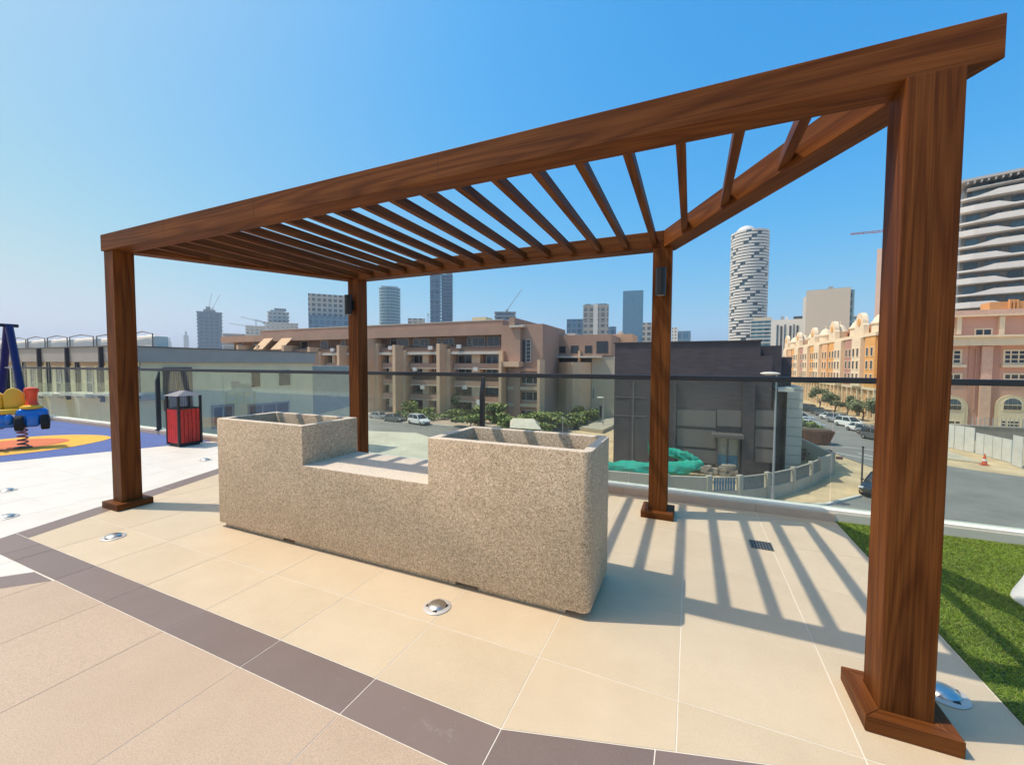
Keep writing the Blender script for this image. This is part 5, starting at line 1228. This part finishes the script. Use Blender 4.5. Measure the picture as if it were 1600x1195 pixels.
lamp_post('tall grey street lamp with a cream head beside the compound wall', 1207, 783, 584, 1.0)
lamp_post('slim street lamp by the side road left of the dark brick building', 942, 668, 621, .9, .10)
for x, y, yt, lb in ((747, 660, 632, 'slim sign post on the paving in front of the brown block'), (879, 678, 652, 'slim post among the shrubs right of the pale canopy'), (1346, 760, 699, 'thin dark pole standing on the sandy verge')):
    p = at_z(x, y, GZ); Y = (p-CAMP).dot(_fw); h = (y-yt)/F*Y; t = empty('sign_post', tuple(p), lb, 'post', 'slim posts by the road')
    dk_ = x > 1300; m = MB(); m.cyl(p, p+Vector((0, 0, h)), .07 if dk_ else .06, n=8); m.build('post', flat('post_dark', (.10, .09, .085), .6) if dk_ else POLE, parent=t)
    m = MB(); q = p+Vector((0, 0, h)); m.cyl(q, q+Vector((0, 0, .12)), .09, n=8); m.build('cap', WHITEP if not dk_ else BLACK, parent=t)
    if x == 747: m = MB(); m.box(q.x-.28, q.x+.28, q.y-.03, q.y+.03, q.z-.2, q.z+.9); m.build('sign_plate', WHITEP, parent=t)
# pale canopy seen over the planter
c = [at_d(x, y, 40) for x, y in ((797, 668), (801, 661.5), (838, 662.5), (846, 671))]
cn = empty('canopy', (c[0].x, c[0].y, GZ), 'pale cream shade canopy roof seen over the planter', 'canopy')
m = MB(); n_ = _fw*5; n_.z = 0
lo = [c[0], c[3], c[3]+n_, c[0]+n_]; hi = [c[1]+n_*.2, c[2]+n_*.2, c[2]+n_*.8, c[1]+n_*.8]
m.hexa([tuple(v) for v in lo+hi]); m.build('roof', flat('canopy_cream', (.62, .54, .40), .8), parent=cn)
for q in lo: m = MB(); m.cyl((q.x, q.y, GZ), (q.x, q.y, q.z), .06, n=8); m.build('leg', POLE, parent=cn)
# raised ramp wall by the side road
p0, p1 = at_z(905, 672, GZ), at_z(958, 655, GZ)
t = tag(MB().prism([(p0.x, p0.y), (p0.x+4, p0.y-1.2), (p1.x+3, p1.y-2), (p1.x, p1.y)], GZ, GZ+.5).build('road_island', flat('island_sand', (.42, .36, .26), .9)), 'low sandy traffic island beside the side road', 'island')

# white hoarding, boxes, cone and block wall across the junction
HO = flat('hoarding_white', (.66, .64, .60), .6, 0, .10, .8)
def hoarding(a, b, y0a, y0b, h, label, n):
    A, B = at_z(a, y0a, GZ), at_z(b, y0b, GZ); t = empty('hoarding', tuple((A+B)/2), label, 'hoarding', 'white site hoarding')
    d_ = (B-A).normalized(); nn = Vector((-d_.y, d_.x, 0))*.04
    for k in range(n):
        p, q = A.lerp(B, k/n)+d_*.03, A.lerp(B, (k+1)/n)-d_*.03; m = MB(); m.hexa([tuple(v) for v in (p-nn, q-nn, q+nn, p+nn)]+[tuple(v+Vector((0, 0, h))) for v in (p-nn, q-nn, q+nn, p+nn)]); m.build('panel', HO, parent=t)
        m = MB(); m.cyl(tuple(p), tuple(p+Vector((0, 0, h+.06))), .05, n=6); m.build('frame_post', POLE, parent=t)
    return t
hoarding(1476, 1522, 698, 707, 3.0, 'white site hoarding right of the post, taller left run', 3)
hoarding(1524, 1580, 708, 723, 2.5, 'white site gate of four flat leaves in the middle of the hoarding', 4)
hoarding(1581, 1597, 726, 731, 3.2, 'short white hoarding return at the right edge', 1)
A = at_z(1478, 690, GZ); B = at_z(1640, 712, GZ)
bw = empty('block_wall', (A.x, A.y+3, GZ), 'grey concrete block wall with railing behind the white hoarding', 'wall')
m = MB(); m.box(A.x, B.x+6, A.y+3, A.y+3.3, GZ, GZ+2.0); m.build('wall', flat('block_grey', (.24, .225, .20), .9, 0, .15, 1.2), parent=bw)
m = MB(); m.box(A.x-.05, B.x+6.05, A.y+2.9, A.y+3.4, GZ+2.003, GZ+2.15); m.build('coping', flat('block_coping', (.33, .31, .28), .9), parent=bw)
for k in range(44):
    x = A.x+4+k*.42; m = MB(); m.box(x, x+.08, A.y+3.12, A.y+3.2, GZ+2.15, GZ+3.3); m.build('railing_bar', POLE, parent=bw)
p = at_z(1538, 726, GZ); cn2 = empty('traffic_cone', tuple(p), 'orange traffic cone standing before the white site gate', 'cone')
m = MB(); m.box(p.x-.3, p.x+.3, p.y-.3, p.y+.3, p.z, p.z+.05); m.build('base', flat('cone_orange', (.62, .10, .04), .5), parent=cn2)
m = MB(); m.lathe(tuple(p), [(.24, .05), (.05, 1.15), (.03, 1.2)], 16); m.build('cone', flat('cone_orange', (.62, .10, .04), .5), parent=cn2, smooth=True)
m = MB(); m.lathe(tuple(p), [(.182, .42), (.145, .63)], 16); m.build('band', WHITEP, parent=cn2)
for k, (x, y, s, lb) in enumerate(((1492, 697, .75, 'yellow crate left of two against the white hoarding'), (1499, 699, .6, 'yellow drum right of two against the white hoarding'))):
    p = at_z(x, y, GZ); t = empty('site_crate', tuple(p), lb, 'crate', 'yellow site containers')
    m = MB(); YL = flat('site_yellow', (.55, .36, .08), .7, 0, .2)
    if k == 0: m.box(p.x-s, p.x+s, p.y-s, p.y+s, p.z, p.z+1.7)
    else: m.lathe(tuple(p), [(s, 0), (s*1.04, .5), (s, 1.0), (s*1.04, 1.1), (s, 1.5)], 16)
    m.build('body', YL, parent=t, bevel=.05 if k == 0 else 0); m = MB(); m.box(p.x-s*.8, p.x+s*.8, p.y-s*.8, p.y+s*.8, p.z+(1.705 if k == 0 else 1.505), p.z+1.8); m.build('lid', YL, parent=t)
# brown skip with greenery beside the annex
p = at_z(1284, 694, GZ); sk = empty('skip', tuple(p), 'rusty red brown skip at the corner of the pale annex', 'skip')
m = MB(); m.hexa([(p.x-3.2, p.y-.8, GZ+.1), (p.x+.6, p.y-.8, GZ+.1), (p.x+.6, p.y+1.2, GZ+.1), (p.x-3.2, p.y+1.2, GZ+.1), (p.x-3.8, p.y-1.0, GZ+1.9), (p.x+1.2, p.y-1.0, GZ+1.9), (p.x+1.2, p.y+1.4, GZ+1.9), (p.x-3.8, p.y+1.4, GZ+1.9)]); m.build('body', flat('skip_rust', (.15, .062, .042), .8, 0, .3, 2), parent=sk, bevel=.05)
for k in range(5): x = p.x-3.0+k*.85; m = MB(); m.box(x, x+.12, p.y-1.06, p.y-.98, GZ+.3, GZ+1.88); m.build('rib', flat('skip_rust', (.15, .062, .042), .8, 0, .3, 2), parent=sk)
m = MB(); m.box(p.x-3.5, p.x+.9, p.y-.7, p.y+1.1, GZ+1.905, GZ+2.0); m.build('load', flat('skip_load', (.12, .09, .06), .9, 0, .4, 3), parent=sk)
b = at_g(1262, 688); plant('shrub', 'dark green shrub between the pale annex and the skip', b, 3.4, (1.7, 1.4, 1.4), 700, .22, LEAF, 'shrub', 'shrubs by the annex', 97, .08)
b = at_z(1238, 716, GZ)
pc = MB(); rnd = random.Random(9)
for _ in range(70):
    c = Vector((b.x+rnd.gauss(0, 1.6), b.y+rnd.gauss(0, .8), GZ+rnd.uniform(0, 1.3))); s = rnd.uniform(.08, .32); pc.box(c.x-s, c.x+s, c.y-s*.6, c.y+s*.6, c.z, c.z+s)
tag(pc.build('scrap_heap', flat('scrap', (.16, .075, .07), .8, 0, .6, 1.2)), 'dark heap of scrap and red rags inside the compound', 'scrap heap', kind='stuff')

# ================================================================== air
hz = MB(); hz.box(-9400, 9400, -9400, 9400, GZ-1.05, 185)
hm = bpy.data.materials.new('haze_air'); hm.use_nodes = True; hn = hm.node_tree
for n in list(hn.nodes): hn.nodes.remove(n)
ho = hn.nodes.new('ShaderNodeOutputMaterial'); pv = hn.nodes.new('ShaderNodeVolumePrincipled')
pv.inputs['Color'].default_value = (.90, .95, 1, 1); pv.inputs['Density'].default_value = .00021; pv.inputs['Anisotropy'].default_value = .2
hn.links.new(pv.outputs[0], ho.inputs['Volume'])
tag(hz.build('haze', hm, origin=(0, 0, 0)), kind='stuff')
